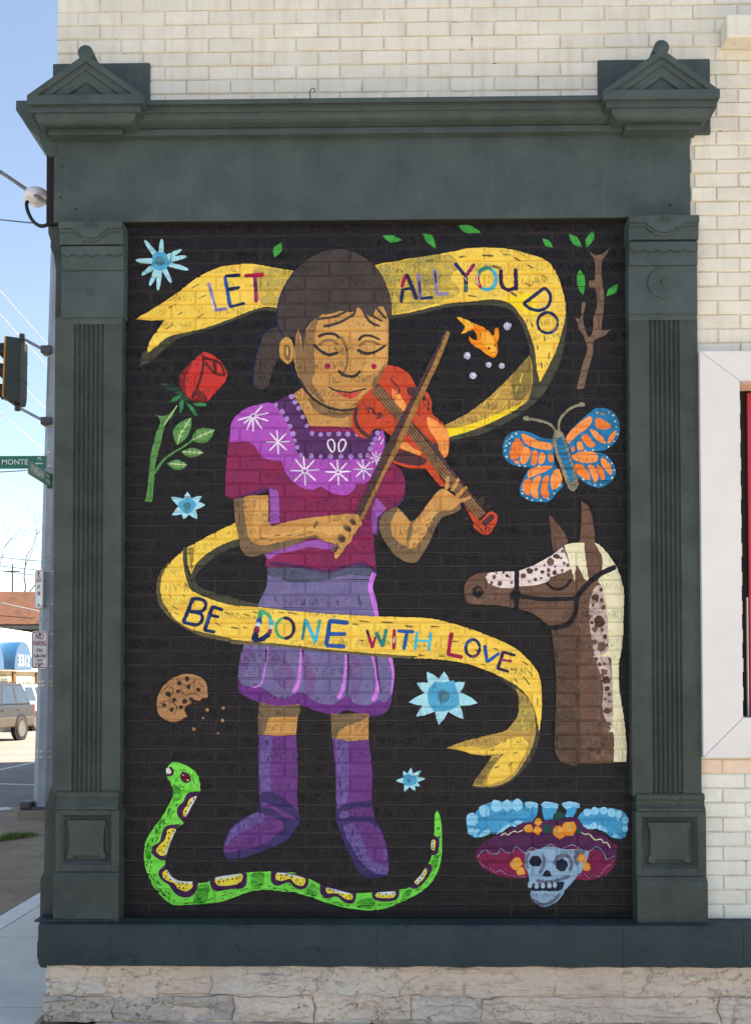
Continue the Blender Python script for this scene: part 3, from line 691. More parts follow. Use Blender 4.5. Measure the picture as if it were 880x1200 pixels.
def ribbon(m, pts, w, w2=None, jit=.12):
    w2 = w if w2 is None else w2; n = len(pts)
    if n < 2: return
    Lp = []; Rp = []
    for i, (x, y) in enumerate(pts):
        a, b = pts[max(0, i - 1)], pts[min(n - 1, i + 1)]; dx, dy = b[0] - a[0], b[1] - a[1]; l = math.hypot(dx, dy) or 1; dx /= l; dy /= l
        ww = (w + (w2 - w) * i / (n - 1)) / 2 * prng.uniform(.88, 1.1)
        if i == 0: x -= dx * ww * .3; y -= dy * ww * .3
        if i == n - 1: x += dx * ww * .3; y += dy * ww * .3
        e = .62 if i in (0, n - 1) else 1.0
        Lp.append((x - dy * ww * e + prng.uniform(-jit, jit), y + dx * ww * e + prng.uniform(-jit, jit))); Rp.append((x + dy * ww * e, y - dx * ww * e))
    emit(m, Lp + Rp[::-1])
def S(m, s, w, w2=None):
    """brush stroke; w in photograph pixels"""
    k = 1.15 if CUR[1] in ('lettering', 'brow_and_eyelid', 'fringe', 'nose') else 1.0
    ribbon(m, spline(parse(s), False, 2.0), w * k, w2 * k if w2 else None)
def dot(m, x, y, r, ry=None, rot=0.0, jit=.10):
    ry = ry or r; x, y, r, ry = TX + x / TS, TY + y / TS, r / TS, ry / TS; n = 12 if r > 2 else 8; out = []
    for i in range(n):
        t = 2 * math.pi * i / n; k = 1 + prng.uniform(-jit, jit); a, b = r * k * math.cos(t), ry * k * math.sin(t)
        out.append((x + a * math.cos(rot) - b * math.sin(rot), y + a * math.sin(rot) + b * math.cos(rot)))
    emit(m, out)
def dots(m, s, r):
    for w in s.split(): a, b = w.split(','); dot(m, float(a), float(b), r * prng.uniform(.85, 1.15))
def ring(m, x, y, rx, ry, w, a0=0, a1=360):
    if a1 - a0 >= 360: a1 = a0 + 353
    x, y, rx, ry = TX + x / TS, TY + y / TS, rx / TS, ry / TS; n = max(6, int((a1 - a0) / 15))
    pts = [(x + rx * math.cos(rad(a0 + (a1 - a0) * i / n)), y + ry * math.sin(rad(a0 + (a1 - a0) * i / n))) for i in range(n + 1)]
    ribbon(m, pts, w)
def petal(m, cx, cy, tx, ty, w, base=.25, sharp=False):
    cx, cy, tx, ty, w = TX + cx / TS, TY + cy / TS, TX + tx / TS, TY + ty / TS, w / TS
    dx, dy = tx - cx, ty - cy; l = math.hypot(dx, dy); nx, ny = -dy / l, dx / l
    P = lambda t, s: (cx + dx * t + nx * w * s, cy + dy * t + ny * w * s)
    if sharp: emit(m, [P(base, -.62), P(.55, -.5), P(.8, -.3), P(1, 0), P(.8, .28), P(.55, .48), P(base, .62)]); return
    emit(m, [P(base, -.55), P(.5, -.5), P(.8, -.42), P(.97, -.2), P(1, .1), P(.9, .35), P(.6, .5), P(base, .55)])

C = {}
def col(n, c, c2=None, cover=1.0, wear=.5): C[n] = paint(c, c2, cover, wear)
col('yel', (242, 206, 92), (230, 186, 78), 1, .5); col('yel2', (244, 208, 96), (236, 192, 78), 1, .3); col('yelhi', (242, 214, 70), (238, 206, 40), 1, .2)
col('yeldk', (196, 158, 84), (178, 142, 76), 1, .6); col('olive', (182, 170, 102), (204, 184, 96), .5, .5); col('olive2', (150, 132, 76), (128, 114, 70), .75, .6)
col('shad', (76, 76, 64), (62, 62, 54), 1, .5); col('shadb', (118, 104, 72), (92, 84, 64), 1, .6); col('dash', (132, 112, 66), (104, 92, 64), .8, .5)
col('navy', (36, 52, 98), (24, 36, 70), 1, .4); col('blue', (34, 96, 168), (26, 74, 140), 1, .3); col('lav', (122, 112, 166), (150, 140, 178), 1, .4)
col('crim', (178, 34, 72), (148, 30, 74), 1, .3); col('mag', (160, 44, 96), (104, 40, 92), 1, .4); col('dkpl', (62, 40, 78), (48, 36, 66), 1, .4)
col('cyan', (72, 186, 204), (52, 160, 196), 1, .2); col('teal', (44, 140, 130), (36, 116, 120), 1, .3); col('grn', (74, 178, 120), (56, 150, 110), 1, .3); col('pale', (214, 222, 228), (196, 208, 220), 1, .2)
col('leaf', (62, 164, 74), (50, 142, 62), 1, .35); col('leafd', (92, 146, 84), (78, 128, 72), 1, .5); col('sep', (56, 138, 84), (44, 110, 70), 1, .4); col('sepd', (58, 88, 74), (48, 74, 64), .8, .7); col('vein', (206, 216, 172), (186, 200, 150), 1, .3)
col('red', (206, 62, 58), (190, 50, 52), 1, .55); col('redd', (120, 54, 52), (104, 46, 46), .6, .7); col('rosel', (92, 44, 42), (78, 40, 40), 1, .5)
col('pb', (166, 218, 230), (146, 204, 222), 1, .2); col('mb', (76, 168, 204), (62, 152, 192), 1, .3); col('db', (74, 128, 148), (62, 112, 134), 1, .4)
col('bark', (126, 100, 84), (108, 86, 74), 1, .5); col('gold', (238, 146, 40), (224, 116, 30), 1, .3); col('goldh', (246, 182, 70), (240, 166, 60), 1, .2); col('goldd', (140, 72, 24), None, 1, .3); col('bub', (182, 186, 210), (160, 166, 192), 1, .3)
col('hair', (78, 68, 66), (66, 58, 58), 1, .7); col('hairb', (44, 48, 98), (36, 40, 82), .9, .5); col('skin', (202, 150, 88), (190, 138, 80), 1, .6); col('skinh', (214, 164, 98), (206, 152, 88), 1, .4); col('skins', (150, 118, 86), (134, 106, 80), .9, .7); col('skind', (128, 104, 78), (112, 92, 72), 1, .7); col('line', (62, 54, 56), (50, 46, 50), 1, .4); col('lip', (206, 84, 70), (192, 72, 64), 1, .4)
col('mar', (142, 44, 84), (124, 44, 86), 1, .6); col('orch', (174, 82, 184), (162, 76, 176), 1, .4); col('yoke', (92, 52, 102), (80, 46, 92), 1, .6); col('lil', (172, 138, 204), (158, 124, 196), 1, .3); col('lil2', (158, 88, 174), (142, 82, 164), 1, .5); col('wht', (232, 228, 238), (218, 210, 230), 1, .25); col('plum', (96, 54, 104), (80, 50, 92), .9, .6)
col('skirt', (118, 109, 152), (106, 96, 144), 1, .65); col('skg', (84, 88, 108), (92, 96, 124), .9, .6); col('hem', (114, 56, 134), (100, 50, 122), 1, .5); col('pink', (206, 126, 222), (194, 112, 212), 1, .3); col('skd', (66, 50, 88), (52, 44, 72), 1, .5); col('skm', (150, 96, 164), (136, 92, 160), .22, .5)
col('sock', (112, 62, 130), (100, 56, 120), 1, .6); col('sockl', (126, 102, 170), (112, 90, 156), .95, .6); col('shoe', (68, 54, 104), (58, 48, 92), 1, .6)
col('vio', (204, 78, 50), (188, 68, 46), 1, .5); col('viol', (240, 158, 88), (232, 136, 70), 1, .4); col('viod', (86, 54, 58), (74, 48, 54), 1, .5); col('fing', (92, 66, 66), (78, 58, 60), 1, .6); col('str', (184, 142, 78), (164, 122, 66), 1, .4); col('bowd', (84, 62, 62), (72, 54, 56), 1, .6); col('bowl', (164, 122, 74), (146, 106, 66), 1, .5)
col('bfb', (30, 124, 172), (24, 106, 156), 1, .35); col('bfo', (238, 132, 62), (228, 112, 50), 1, .3); col('bfo2', (244, 152, 86), (236, 138, 70), 1, .3); col('bfg', (146, 140, 120), (128, 122, 106), 1, .5); col('bfd', (62, 78, 78), None, 1, .3); col('cream', (228, 222, 190), (216, 208, 172), 1, .3)
col('hor', (112, 84, 70), (98, 74, 64), 1, .55); col('hor2', (104, 82, 70), (92, 74, 64), .9, .7); col('horl', (134, 104, 90), (122, 94, 82), .55, .5); col('speck', (226, 212, 212), (214, 196, 196), 1, .3); col('speck2', (218, 200, 196), (196, 170, 162), .9, .4); col('spot', (116, 84, 70), (98, 72, 62), 1, .5); col('spotd', (86, 62, 54), None, 1, .5); col('brid', (38, 35, 40), (32, 30, 34), 1, .5)
col('cook', (176, 132, 92), (160, 114, 76), 1, .5); col('cookl', (196, 152, 108), None, .8, .4); col('chip', (58, 46, 46), None, 1, .4); col('cooks', (108, 62, 58), None, .8, .5)
col('sn', (116, 220, 84), (98, 206, 70), 1, .3); col('snd', (48, 152, 54), (40, 130, 48), .34, .4); col('snk', (28, 40, 24), None, 1, .2); col('snp', (70, 34, 74), (60, 30, 66), 1, .3); col('sny', (236, 216, 76), (226, 200, 66), 1, .2); col('snw', (226, 230, 226), None, 1, .2); col('eyer', (140, 22, 30), None, 1, .2)
col('hatc', (134, 36, 76), (116, 32, 70), 1, .5); col('hatp', (90, 40, 82), (76, 36, 72), 1, .55); col('fea', (64, 160, 204), (48, 142, 192), 1, .35); col('feap', (144, 206, 232), (126, 194, 226), 1, .25); col('mari', (236, 150, 48), (226, 122, 34), 1, .3); col('maril', (220, 166, 84), None, 1, .3); col('hgrn', (30, 78, 70), (26, 66, 60), 1, .5)
col('sk', (142, 174, 200), (130, 162, 190), 1, .45); col('sks', (120, 120, 140), None, .85, .5); col('skn', (34, 38, 62), None, 1, .4); col('tooth', (168, 190, 204), None, 1, .3)
col('bounce', (66, 60, 50), (54, 50, 46), .6, .5)

# ---------------- flowers and leaves
def flower(c, tips, core, inner, w, sharp=True):
    part('painted_flower.%d' % len([1 for s in set(x[0] for x in SHAPES) if s.startswith('painted_flower')]), 'petal')
    for t in tips.split():
        a, b = map(float, t.split(',')); petal(C['pb'], c[0], c[1], a, b, w, .25, sharp)
    part(CUR[0], 'flower_centre')
    dot(C['mb'], c[0], c[1], core, core * .92, 0, .16); dot(C['db'], c[0] - inner * .1, c[1], inner)
tile(*A_); flower((212, 248), '130,138 220,132 322,184 348,222 358,292 268,358 200,398 157,375 116,320 85,244', 48, 26, 25, False)
tile(*K_); flower((220, 145), '220,72 292,94 312,140 270,212 200,214 140,193 134,98', 43, 21, 40)
tile(*M_); flower((308, 510), '310,382 418,438 482,545 408,627 282,657 165,614 127,541 168,441 220,383', 90, 34, 66)
flower((130, 943), '140,878 192,893 213,935 185,974 160,1000 104,1003 60,945 98,895', 34, 11, 26)
def leaf_(s, m='leaf'):
    part('painted_leaf.%d' % len(set(x[0] for x in SHAPES if x[0].startswith('painted_leaf'))), ''); F(C[m], s, .2)
tile(*C_)
for s in ('80,115! 130,112 182,138! 120,150', '286,100! 335,115 357,182! 308,148', '470,62! 530,62 586,98! 505,98'): leaf_(s)
tile(*D_)
for s in ('375,130! 410,140 434,177! 390,165', '511,106! 555,125 580,173! 530,155', '636,86! 642,130 605,176! 597,138', '568,291! 590,320 595,370 586,421! 560,385 553,325', '764,366! 752,408 703,428! 722,385'): leaf_(s)
tile(*A_); leaf_('836,149! 836,195 800,228! 795,180')

# ---------------- banners
part('painted_banner.0', 'banner_shadow'); tile(*A_)
F(C['shad'], '108,788! 118,725 150,700 260,625 450,575 660,495 760,470 850,480 850,520! 740,500 650,530 550,570 400,618 300,650 230,705 160,765')
part('painted_banner.0', 'banner_ribbon')
F(C['yel'], '85,545! 180,490 300,410 400,335 500,285 600,265 690,262 790,280 900,298! 900,500! 810,487 740,485 660,510 560,550 450,590 350,612 250,640 200,680 148,720! 145,700 160,660 200,600 234,550! 160,553')
F(C['yel2'], '150,712! 165,650 240,575 350,560 450,560 340,600 250,632 190,682'); F(C['yel2'], '420,420 500,330 640,290 700,400 640,470 520,500 440,480')
F(C['olive'], '690,275! 790,285 900,300! 900,492! 800,480 740,470 700,400')
part('painted_banner.0', 'brush_dash')
for s in ('372,388 412,366', '405,443 446,424', '255,487 293,467', '300,526 328,512', '398,541 436,520', '240,598 278,575', '580,298 606,300', '560,400 590,395'): S(C['dash'], s, 1.3)
part('painted_banner.0', 'lettering')
S(C['lav'], '462,362 480,430 496,500', 3.4); S(C['lav'], '496,500 555,492', 3.4); S(C['pale'], '474,440 492,495', 1.4)
S(C['blue'], '545,328 558,400 572,485', 3.8); S(C['navy'], '545,325 622,318', 3); S(C['navy'], '560,392 622,383', 3); S(C['navy'], '572,483 645,464', 3.4)
S(C['crim'], '648,324 742,316', 4.2); S(C['mag'], '700,328 706,458', 4); S(C['navy'], '702,350 707,400', 1.8)

part('painted_banner.1', 'banner_shadow'); tile(*PX_)
F(C['shad'], '522,518! 545,513 565,508.5 592,496 617,480 636,462 646,445 655,428 662,398 664.5,371! 640,380 620,440 560,480 522,500')
tile(*C_); F(C['shad'], '105,548! 200,531 300,512 400,488 520,474 600,472 680,480 740,500 790,560 822,640 842,730 852,800 862,890! 900,880! 900,500 700,400 400,440 120,500')
part('painted_banner.1', 'ribbon_fold'); tile(*PX_)
F(C['yeldk'], '620.5,416! 604.5,434 581.8,457 566,471 545.5,485.7 520,499! 520,514! 545.5,507 563.6,500.5 585.5,490.7 606,479 618.4,469 622.5,455 624,435')
F(C['yelhi'], '522,513! 545,507 564,500 586,490 607,478 618,466 608,474 584,484 560,494 540,500 522,502!'); F(C['olive2'], '600,440 620,418! 623,440 618,462 604,470 600,455')
for s in ('570,468 566,476', '583,462 577,470', '596,448 592,456', '560,487 566,491', '574,487 582,480', '588,478 594,470', '606,452 604,460', '612,438 609,448'): S(C['yelhi'], s, 1.2)
part('painted_banner.1', 'banner_ribbon')
F(C['yel'], '@C 40,268! 150,245 300,222 440,198 540,178 620,175 740,186 @D 310,212 390,240 440,295 470,370 490,440 497,500 486,570 465,650 440,720 400,800 362,872! 345,790 335,700 310,620 285,560 250,510 210,465 160,447 90,445 0,455 @C 440,460 330,485 220,512 130,525! 122,440 88,350')
tile(*C_); F(C['olive'], '45,272! 150,250 250,232 380,216 350,290 420,330 330,380 400,440 280,488 135,520! 122,430'); F(C['olive'], '200,245 420,215 470,280 430,330 480,400 420,440 330,420 260,330'); F(C['olive'], '60,290 110,275 130,400 135,500 110,400')
F(C['yel2'], '560,190 700,195 800,215 780,270 640,260 540,250'); tile(*D_); F(C['yel2'], '330,520 400,640 420,700 365,850 345,760 340,680'); F(C['yelhi'], '180,440 230,420 330,420 340,520 300,520 250,490')
part('painted_banner.1', 'brush_dash')
for s in ('66,216 122,220', '172,212 205,215', '228,228 268,246', '300,268 332,285', '366,318 396,334', '286,362 320,372', '210,406 244,424', '318,560 324,590', '384,630 388,660', '350,680 352,705', '410,720 408,754', '370,768 372,800', '120,270 165,280'): S(C['dash'], s, 2.2, 1.4)
tile(*C_)
for s in ('596,216 650,220', '474,228 506,222', '636,272 690,290', '740,410 770,430', '520,425 560,430', '310,245 340,240'): S(C['dash'], s, 2)
part('painted_banner.1', 'lettering')
S(C['crim'], '180,380 190,345 205,315', 4); S(C['navy'], '176,458 184,390', 3.6); S(C['dkpl'], '205,315 230,375 256,442', 4.4); S(C['navy'], '186,392 238,386', 3)
S(C['lav'], '265,310 270,380 277,440', 3.8); S(C['navy'], '277,440 338,434', 3.4); S(C['dkpl'], '268,350 274,410', 1.8); S(C['lav'], '348,290 354,350 361,418', 3.8); S(C['dkpl'], '350,300 356,360', 1.8); S(C['lav'], '361,418 416,413', 3.2)
S(C['navy'], '454,258 480,290 508,325', 3.8); S(C['mag'], '552,262 530,295 508,325', 3.6); S(C['dkpl'], '508,325 510,405', 4); S(C['teal'], '510,365 510,402', 2); S(C['pale'], '505,330 512,350', 1)
ring(C['cyan'], 617, 338, 48, 56, 4.6, -60, 130); ring(C['teal'], 617, 338, 48, 56, 4.6, 200, 300); ring(C['crim'], 617, 338, 48, 56, 4.4, 130, 200); ring(C['pale'], 610, 338, 44, 50, 1.4, 140, 215)
S(C['dkpl'], '690,292 690,350 700,380 722,394 745,392 766,380', 4.2); S(C['dkpl'], '765,288 768,396', 4.2)
tile(*D_); S(C['navy'], '386,384 330,428 278,466', 3.6); S(C['navy'], '386,384 412,412 416,450 398,485 360,502 318,494 278,466', 3.4); ring(C['navy'], 402, 565, 52, 53, 3.4); ring(C['lav'], 402, 565, 52, 53, 1.2, 20, 60)

part('painted_banner.2', 'banner_shadow'); tile(*K_)
F(C['shadb'], '200,378! 120,440 75,500 60,570 74,650 130,722 220,783 300,818 440,848 @L 0,458 100,462 200,468 300,478 420,492 600,510 740,522 850,527! 850,495! 500,460 0,400 @K 300,700 150,600')
F(C['shad'], '490,312! 400,345 330,385 268,440 240,490 228,570 330,625 450,660 640,690! 620,660 520,637 400,602 300,572 258,535 268,495 330,432 420,372 495,346!')
tile(*M_); F(C['shad'], '560,385! 640,405 705,455 752,510 785,590 802,690 790,765 752,845 705,905 645,955 565,984 455,982! 460,960 640,900 740,700 700,520 600,420')
part('painted_banner.2', 'ribbon_fold'); tile(*K_)
F(C['yel'], '475,228! 380,273 300,315 215,362! 218,430 238,498! 268,440 330,384 400,344 488,312!'); F(C['olive2'], '222,365! 250,360 250,440 240,490!')
for s in ('262,375 252,392', '330,318 305,336', '400,300 378,320', '356,350 345,362', '255,430 246,448', '435,262 415,280'): S(C['yelhi'], s, 1.6)
tile(*M_); F(C['yeldk'], '678,468! 696,530 691,600 662,650 620,690 520,715 420,740 350,765 322,778! 390,790 470,812 557,815! 510,890 470,940 455,970! 520,976 590,970 660,932 710,872 750,800 776,730 780,650 768,570 735,510!')
F(C['yel'], '340,776! 440,770 540,780 620,740 700,720 740,760 700,850 650,920 580,955 520,965 560,880 610,810 560,808 470,806 400,790'); F(C['olive'], '690,490! 730,520 765,580 770,660 720,690 650,680 690,620')
F(C['olive2'], '460,966! 500,900 560,830 590,830 540,900 500,960')
for s in ('735,575 728,600', '715,625 708,650', '728,670 715,690', '690,750 672,790', '720,720 705,735'): S(C['yelhi'], s, 1.3)
part('painted_banner.2', 'banner_ribbon'); tile(*K_)
F(C['yel'], '203,372! 150,420 102,480 82,550 88,620 115,672 165,735 240,780 350,806 450,828 @L 0,436 100,448 200,455 300,465 420,480 540,492 640,500 740,508 880,518 @M 150,313 280,320 400,336 480,360 560,390 630,425 700,470 750,530 780,600 796,692! 806,640 812,540 805,430 780,370 730,310 660,253 560,208 450,165 330,130 240,110 120,103 0,100 @L 690,330 500,320 300,305 150,288 0,280 @K 620,675 500,665 400,645 300,610 232,574! 215,480')
F(C['yel2'], '110,600 150,470 200,440 215,520 240,590 190,640 150,660'); tile(*M_); F(C['yel2'], '330,150 450,185 560,230 640,262 560,262 420,205'); F(C['yel2'], '720,330 780,400 800,480 795,620 770,520 720,430')
tile(*L_); F(C['yel2'], '20,300 300,325 600,345 860,350 700,372 400,348 100,328')
part('painted_banner.2', 'fold_line'); tile(*K_); S(C['shad'], '208,362 210,430 218,490 240,572', 5.5, 4)
part('painted_banner.2', 'brush_dash')
for s in ('125,598 138,620', '152,560 166,582', '208,540 218,565', '140,660 170,678', '150,692 176,706', '196,600 210,615', '412,692 442,705', '364,748 394,764', '448,770 478,775', '555,690 590,700', '690,692 722,698', '505,770 530,775'): S(C['dash'], s, 1.4)
tile(*L_)
for s in ('270,312 312,318', '60,318 90,326', '605,350 650,356', '706,356 760,360', '5,382 40,386', '820,375 850,380', '570,365 600,368', '600,440 625,444'): S(C['dash'], s, 1.8)
tile(*M_)
for s in ('20,130 52,130', '108,146 150,152', '240,150 285,152', '350,228 385,226', '430,160 452,170', '176,298 210,302', '285,302 318,304', '560,262 590,272', '650,372 682,374', '712,330 742,350', '738,378 764,404', '716,408 748,450', '670,420 690,442', '788,520 790,556', '570,880 596,868', '640,872 662,850', '666,806 690,796', '594,824 614,806', '550,790 570,782', '470,270 490,290', '500,345 525,350'): S(C['dash'], s, 2.0, 1.3)
part('painted_banner.2', 'lettering'); tile(*K_)
S(C['navy'], '250,620 225,685 200,745', 4); S(C['navy'], '250,622 300,630 316,655 295,688 232,690', 3.6); S(C['navy'], '232,690 288,700 298,730 270,758 200,745', 3.6); S(C['blue'], '204,740 240,750', 1.8)
S(C['navy'], '350,664 330,725 310,786', 4); S(C['navy'], '350,664 402,682', 3.4); S(C['navy'], '336,708 383,718', 3.2); S(C['navy'], '310,786 362,796', 3.6); S(C['blue'], '335,705 318,760', 1.8)
tile(*L_)
S(C['grn'], '148,304 140,335', 6); S(C['blue'], '139,340 132,370', 6); S(C['pale'], '133,362 129,378', 5.5); S(C['mag'], '128,380 122,405', 6); S(C['navy'], '122,408 112,442', 6); S(C['grn'], '150,306 178,322 192,345', 4); S(C['cyan'], '192,345 195,372', 5.5); S(C['pale'], '194,374 191,388', 4.5); S(C['mag'], '190,392 182,412', 4.5); S(C['navy'], '182,412 150,436 112,442', 5)
ring(C['grn'], 257, 385, 42, 48, 3.6, 95, 260); ring(C['dkpl'], 257, 385, 42, 48, 3.8, 260, 455)
S(C['teal'], '352,342 346,390 338,440', 3); S(C['cyan'], '354,346 378,400 400,452', 4); S(C['cyan'], '400,450 410,400 420,345', 3.4); S(C['grn'], '412,385 420,345', 3)
S(C['blue'], '466,350 458,410 450,466', 4.4); S(C['blue'], '464,350 552,360', 4.6); S(C['blue'], '458,412 540,412', 4); S(C['blue'], '450,466 536,471', 4.4)
S(C['dkpl'], '640,394 650,425', 3); S(C['crim'], '650,425 666,476', 3.6); S(C['crim'], '666,474 680,425', 2.6); S(C['teal'], '684,405 700,440 714,470', 3.8); S(C['teal'], '714,468 722,430 730,390', 3.6); S(C['crim'], '768,392 765,482', 3.6); S(C['pale'], '768,425 766,455', 1.5)
tile(*M_); S(C['blue'], '70,174 152,178', 3.6); S(C['blue'], '118,180 102,268', 3.8); S(C['cyan'], '170,178 160,268', 3.2); S(C['cyan'], '240,183 229,274', 3.2); S(C['cyan'], '165,222 236,228', 2.6)
S(C['crim'], '348,184 338,240 330,296', 4.2); S(C['crim'], '330,294 402,309', 4); ring(C['navy'], 456, 262, 36, 44, 3.6); ring(C['mag'], 456, 262, 36, 44, 1.8, 30, 100); ring(C['blue'], 456, 262, 36, 44, 2, 190, 270)
S(C['blue'], '518,248 524,295 531,336', 3.6); S(C['blue'], '531,335 560,312 592,288', 3.2); S(C['dkpl'], '612,280 600,322 584,366', 3.6); S(C['dkpl'], '612,282 674,300', 3); S(C['mag'], '600,322 656,330', 2.6); S(C['dkpl'], '584,366 640,383', 3.2)

# ---------------- the girl
g = 'painted_girl'
part(g, 'ponytail'); tile(*B_)
F(C['hair'], '155,450! 100,475 65,540 45,620 30,700 36,765! 80,776 110,750 130,680 165,610 200,560 210,500')
S(C['hairb'], '150,452 100,472 68,525 45,610 30,700 34,762', 1.6)
part(g, 'neck'); tile(*F_); F(C['skin'], '368,98! 430,60 520,80 660,130 680,170 672,240 705,300! 455,294! 440,230 400,150')
F(C['skins'], '440,110! 500,150 600,190 680,180 640,215 560,215 480,180')
part(g, 'hair'); tile(*B_)
F(C['hair'], '165,470! 150,400 163,310 200,230 240,170 300,115 370,75 450,55 520,60 590,90 650,135 700,200 730,280 746,350 736,400 724,440! 560,520 300,620! 262,580 240,510 190,508')
S(C['hairb'], '246,162 205,225 175,285 154,370 152,430 168,472 192,512', 1.8); S(C['hairb'], '215,640 240,690 262,735', 1.8)
part(g, 'face'); tile(*B_)
F(C['skin'], '570,352! 545,378 480,372 400,385 340,425 300,480 288,600! 278,520 262,458! 246,540 242,640 268,720 310,785 370,835 450,868 540,872 610,842 660,775 705,705 722,640 727,540 728,430! 715,380 700,350! 668,352 640,400 600,380')
F(C['skins'], '245,560! 262,462! 275,540 288,602! 296,500 335,432 372,400! 352,480 345,580 350,680 335,740 380,810 400,850 330,795 262,700'); F(C['skins'], '640,745 700,660 715,640 700,700 660,765')
F(C['skinh'], '400,460 560,400 700,430 715,560 690,660 600,700 620,560 540,500 430,520')
part(g, 'ear'); F(C['skin'], '200,507 170,535 164,590 178,626 212,646 234,622 240,565 228,522'); F(C['skins'], '198,540 190,600 210,632 224,595 218,548'); S(C['skinh'], '205,560 206,600', 2.2)
part(g, 'fringe'); tile(*FC_)
for s, w in (('438,160 490,150 545,130 610,90', 3.2), ('398,118 450,112 510,100 575,70', 2.8), ('442,88 500,75 560,50', 2.6), ('660,60 690,120 720,145 756,158', 3.2), ('690,60 720,100 770,130', 2.8), ('735,50 765,85 795,115', 2.6), ('620,70 605,95 560,120', 2.6)): S(C['hair'], s, w, w * .8)
part(g, 'brow_and_eyelid')
S(C['line'], '408,218 450,203 500,205 528,228', 3); S(C['line'], '638,240 660,216 705,214 758,236', 3, 2.2)
S(C['skins'], '412,268 440,245 485,240 520,262', 3); S(C['skins'], '640,275 670,248 715,248 760,265', 2.6); S(C['line'], '380,262 415,298 465,322 520,310', 3.2); S(C['line'], '632,294 680,316 740,302 792,268', 3.2, 2.4)
part(g, 'nose'); S(C['skins'], '536,218 562,270 572,330 568,390 548,425', 2.6); S(C['line'], '522,414 555,440 612,446 646,416', 3)
part(g, 'mouth'); F(C['lip'], '505,530! 560,540 660,526! 630,560 585,572 540,558'); S(C['line'], '464,505 510,528 590,536 680,516', 2.0)
part(g, 'blush'); dot(C['crim'], 460, 388, 17); dot(C['crim'], 724, 390, 16)
part(g, 'chin_line'); tile(*F_); S(C['line'], '398,15 430,72 480,128 550,166 620,182 682,174', 3.4, 2.6)
# skirt, legs and shoes lie under the blouse hem and the banner
part(g, 'skirt'); tile(*L_)
F(C['skirt'], '175,95! 172,180 145,240 128,280 90,400 62,470 44,540 37,620 40,682! 100,716 200,752 330,746 420,776 500,786 545,766 620,790 680,796 735,770 758,700 766,600 755,500 700,340 682,250 665,180 682,120! 500,60 300,60')
F(C['skg'], '175,98! 250,95 350,108 450,122 540,108 620,90 675,120 640,142 560,132 480,150 380,168 290,172 220,148 178,135')
F(C['hem'], '37,622! 70,655 150,664 205,700 262,714 310,690 350,690 402,730 480,742 545,702 582,735 640,746 700,722 722,735 758,690 758,702 735,772 680,797 620,792 545,768 500,788 420,778 330,748 200,754 100,718 39,684!')
for s in ('190,490 250,520 300,600 280,680 220,640 190,560', '350,500 400,600 380,700 345,660', '560,520 620,560 600,700 570,690', '60,480 100,500 70,600 45,600'): F(C['skm'], s)
for s, a, b in (('176,474 165,560 145,645 102,663', 2, 1.6), ('332,480 326,580 318,645 296,685', 2.4, 5.5), ('541,500 539,580 527,668 506,712', 2.4, 5), ('665,513 685,600 686,680 667,722', 2.6, 5.5), ('748,523 763,600 752,695', 4, 1.6), ('674,128 656,190 672,258 686,328', 6, 5)): S(C['pink'], s, a, b)
for s in ('170,482 166,545', '338,480 341,522', '551,500 553,600 546,705', '684,515 690,600 708,688'): S(C['skd'], s, 2.4, 1.4)
for s in ('210,235 212,262', '348,250 347,280', '502,252 504,278', '600,230 610,285'): S(C['skg'], s, 2.4)
part(g, 'leg'); tile(*N_); F(C['skin'], '617,170! 700,190 806,180! 797,240 787,330! 700,336 613,330! 611,250'); F(C['skind'], '617,170! 700,190 806,182! 798,235 720,240 660,250 640,320 613,328! 611,250')
part(g, 'leg.b'); tile(*Q_); F(C['skin'], '242,-15! 428,-15! 427,118! 330,124 248,110!'); F(C['skind'], '242,-15! 420,-10 390,20 320,45 280,78 270,108 248,108!')
part(g, 'sock'); tile(*N_); F(C['sock'], '613,322! 700,330 788,324! 796,450 794,600 800,710! 700,700 618,660! 612,500'); F(C['sockl'], '622,330! 672,336 667,480 666,600 620,600! 615,450')
for s in ('650,350 648,380', '690,385 686,410', '738,370 736,410', '776,400 774,450', '738,480 736,510', '756,550 752,580', '720,360 716,375', '660,420 658,450'): S(C['shoe'], s, 1.5)
part(g, 'sock.b'); tile(*Q_); F(C['sock'], '248,104! 330,118 428,112! 436,180 446,300 442,410 458,500! 270,500! 267,400 264,250'); F(C['sockl'], '264,112! 322,122 330,250 323,400 285,455 268,400 270,250')
for s in ('280,140 278,165', '300,160 298,185', '282,200 280,228', '302,245 300,268', '288,310 286,345', '320,330 316,360', '296,370 294,390'): S(C['shoe'], s, 1.6)
part(g, 'shoe'); tile(*O_)
F(C['shoe'], '494,572! 520,500 570,450 660,403 676,380 682,310 720,298 780,312 850,372 888,415! 880,462 820,545 700,602 600,636 518,646 494,612')
F(C['sock'], '496,574! 560,480 660,412 720,420 805,462 780,505 690,570 580,600 500,610'); F(C['sockl'], '498,572! 530,498 590,447 662,408 712,436 640,482 560,522 510,570')
S(C['sock'], '690,372 740,375 800,410 860,440', 4.5); S(C['sockl'], '690,362 715,362', 4.5)
part(g, 'shoe.b'); tile(*Q_)
F(C['shoe'], '264,482! 282,445 340,420 442,408! 447,480 490,560 515,630 526,720 518,778! 450,792 390,772 350,712 310,622 274,530')
F(C['sock'], '326,530 400,518 470,540 506,610 523,700 520,740 460,745 400,690 350,612'); F(C['sockl'], '304,538! 342,524 380,570 410,640 442,704 522,742 516,776! 460,766 400,722 350,652 315,582')
F(C['sock'], '282,484! 330,458 440,446 452,490! 340,488 292,504'); dot(C['sockl'], 306, 482, 22, 20); S(C['sockl'], '505,650 512,680 500,705', 2.4)
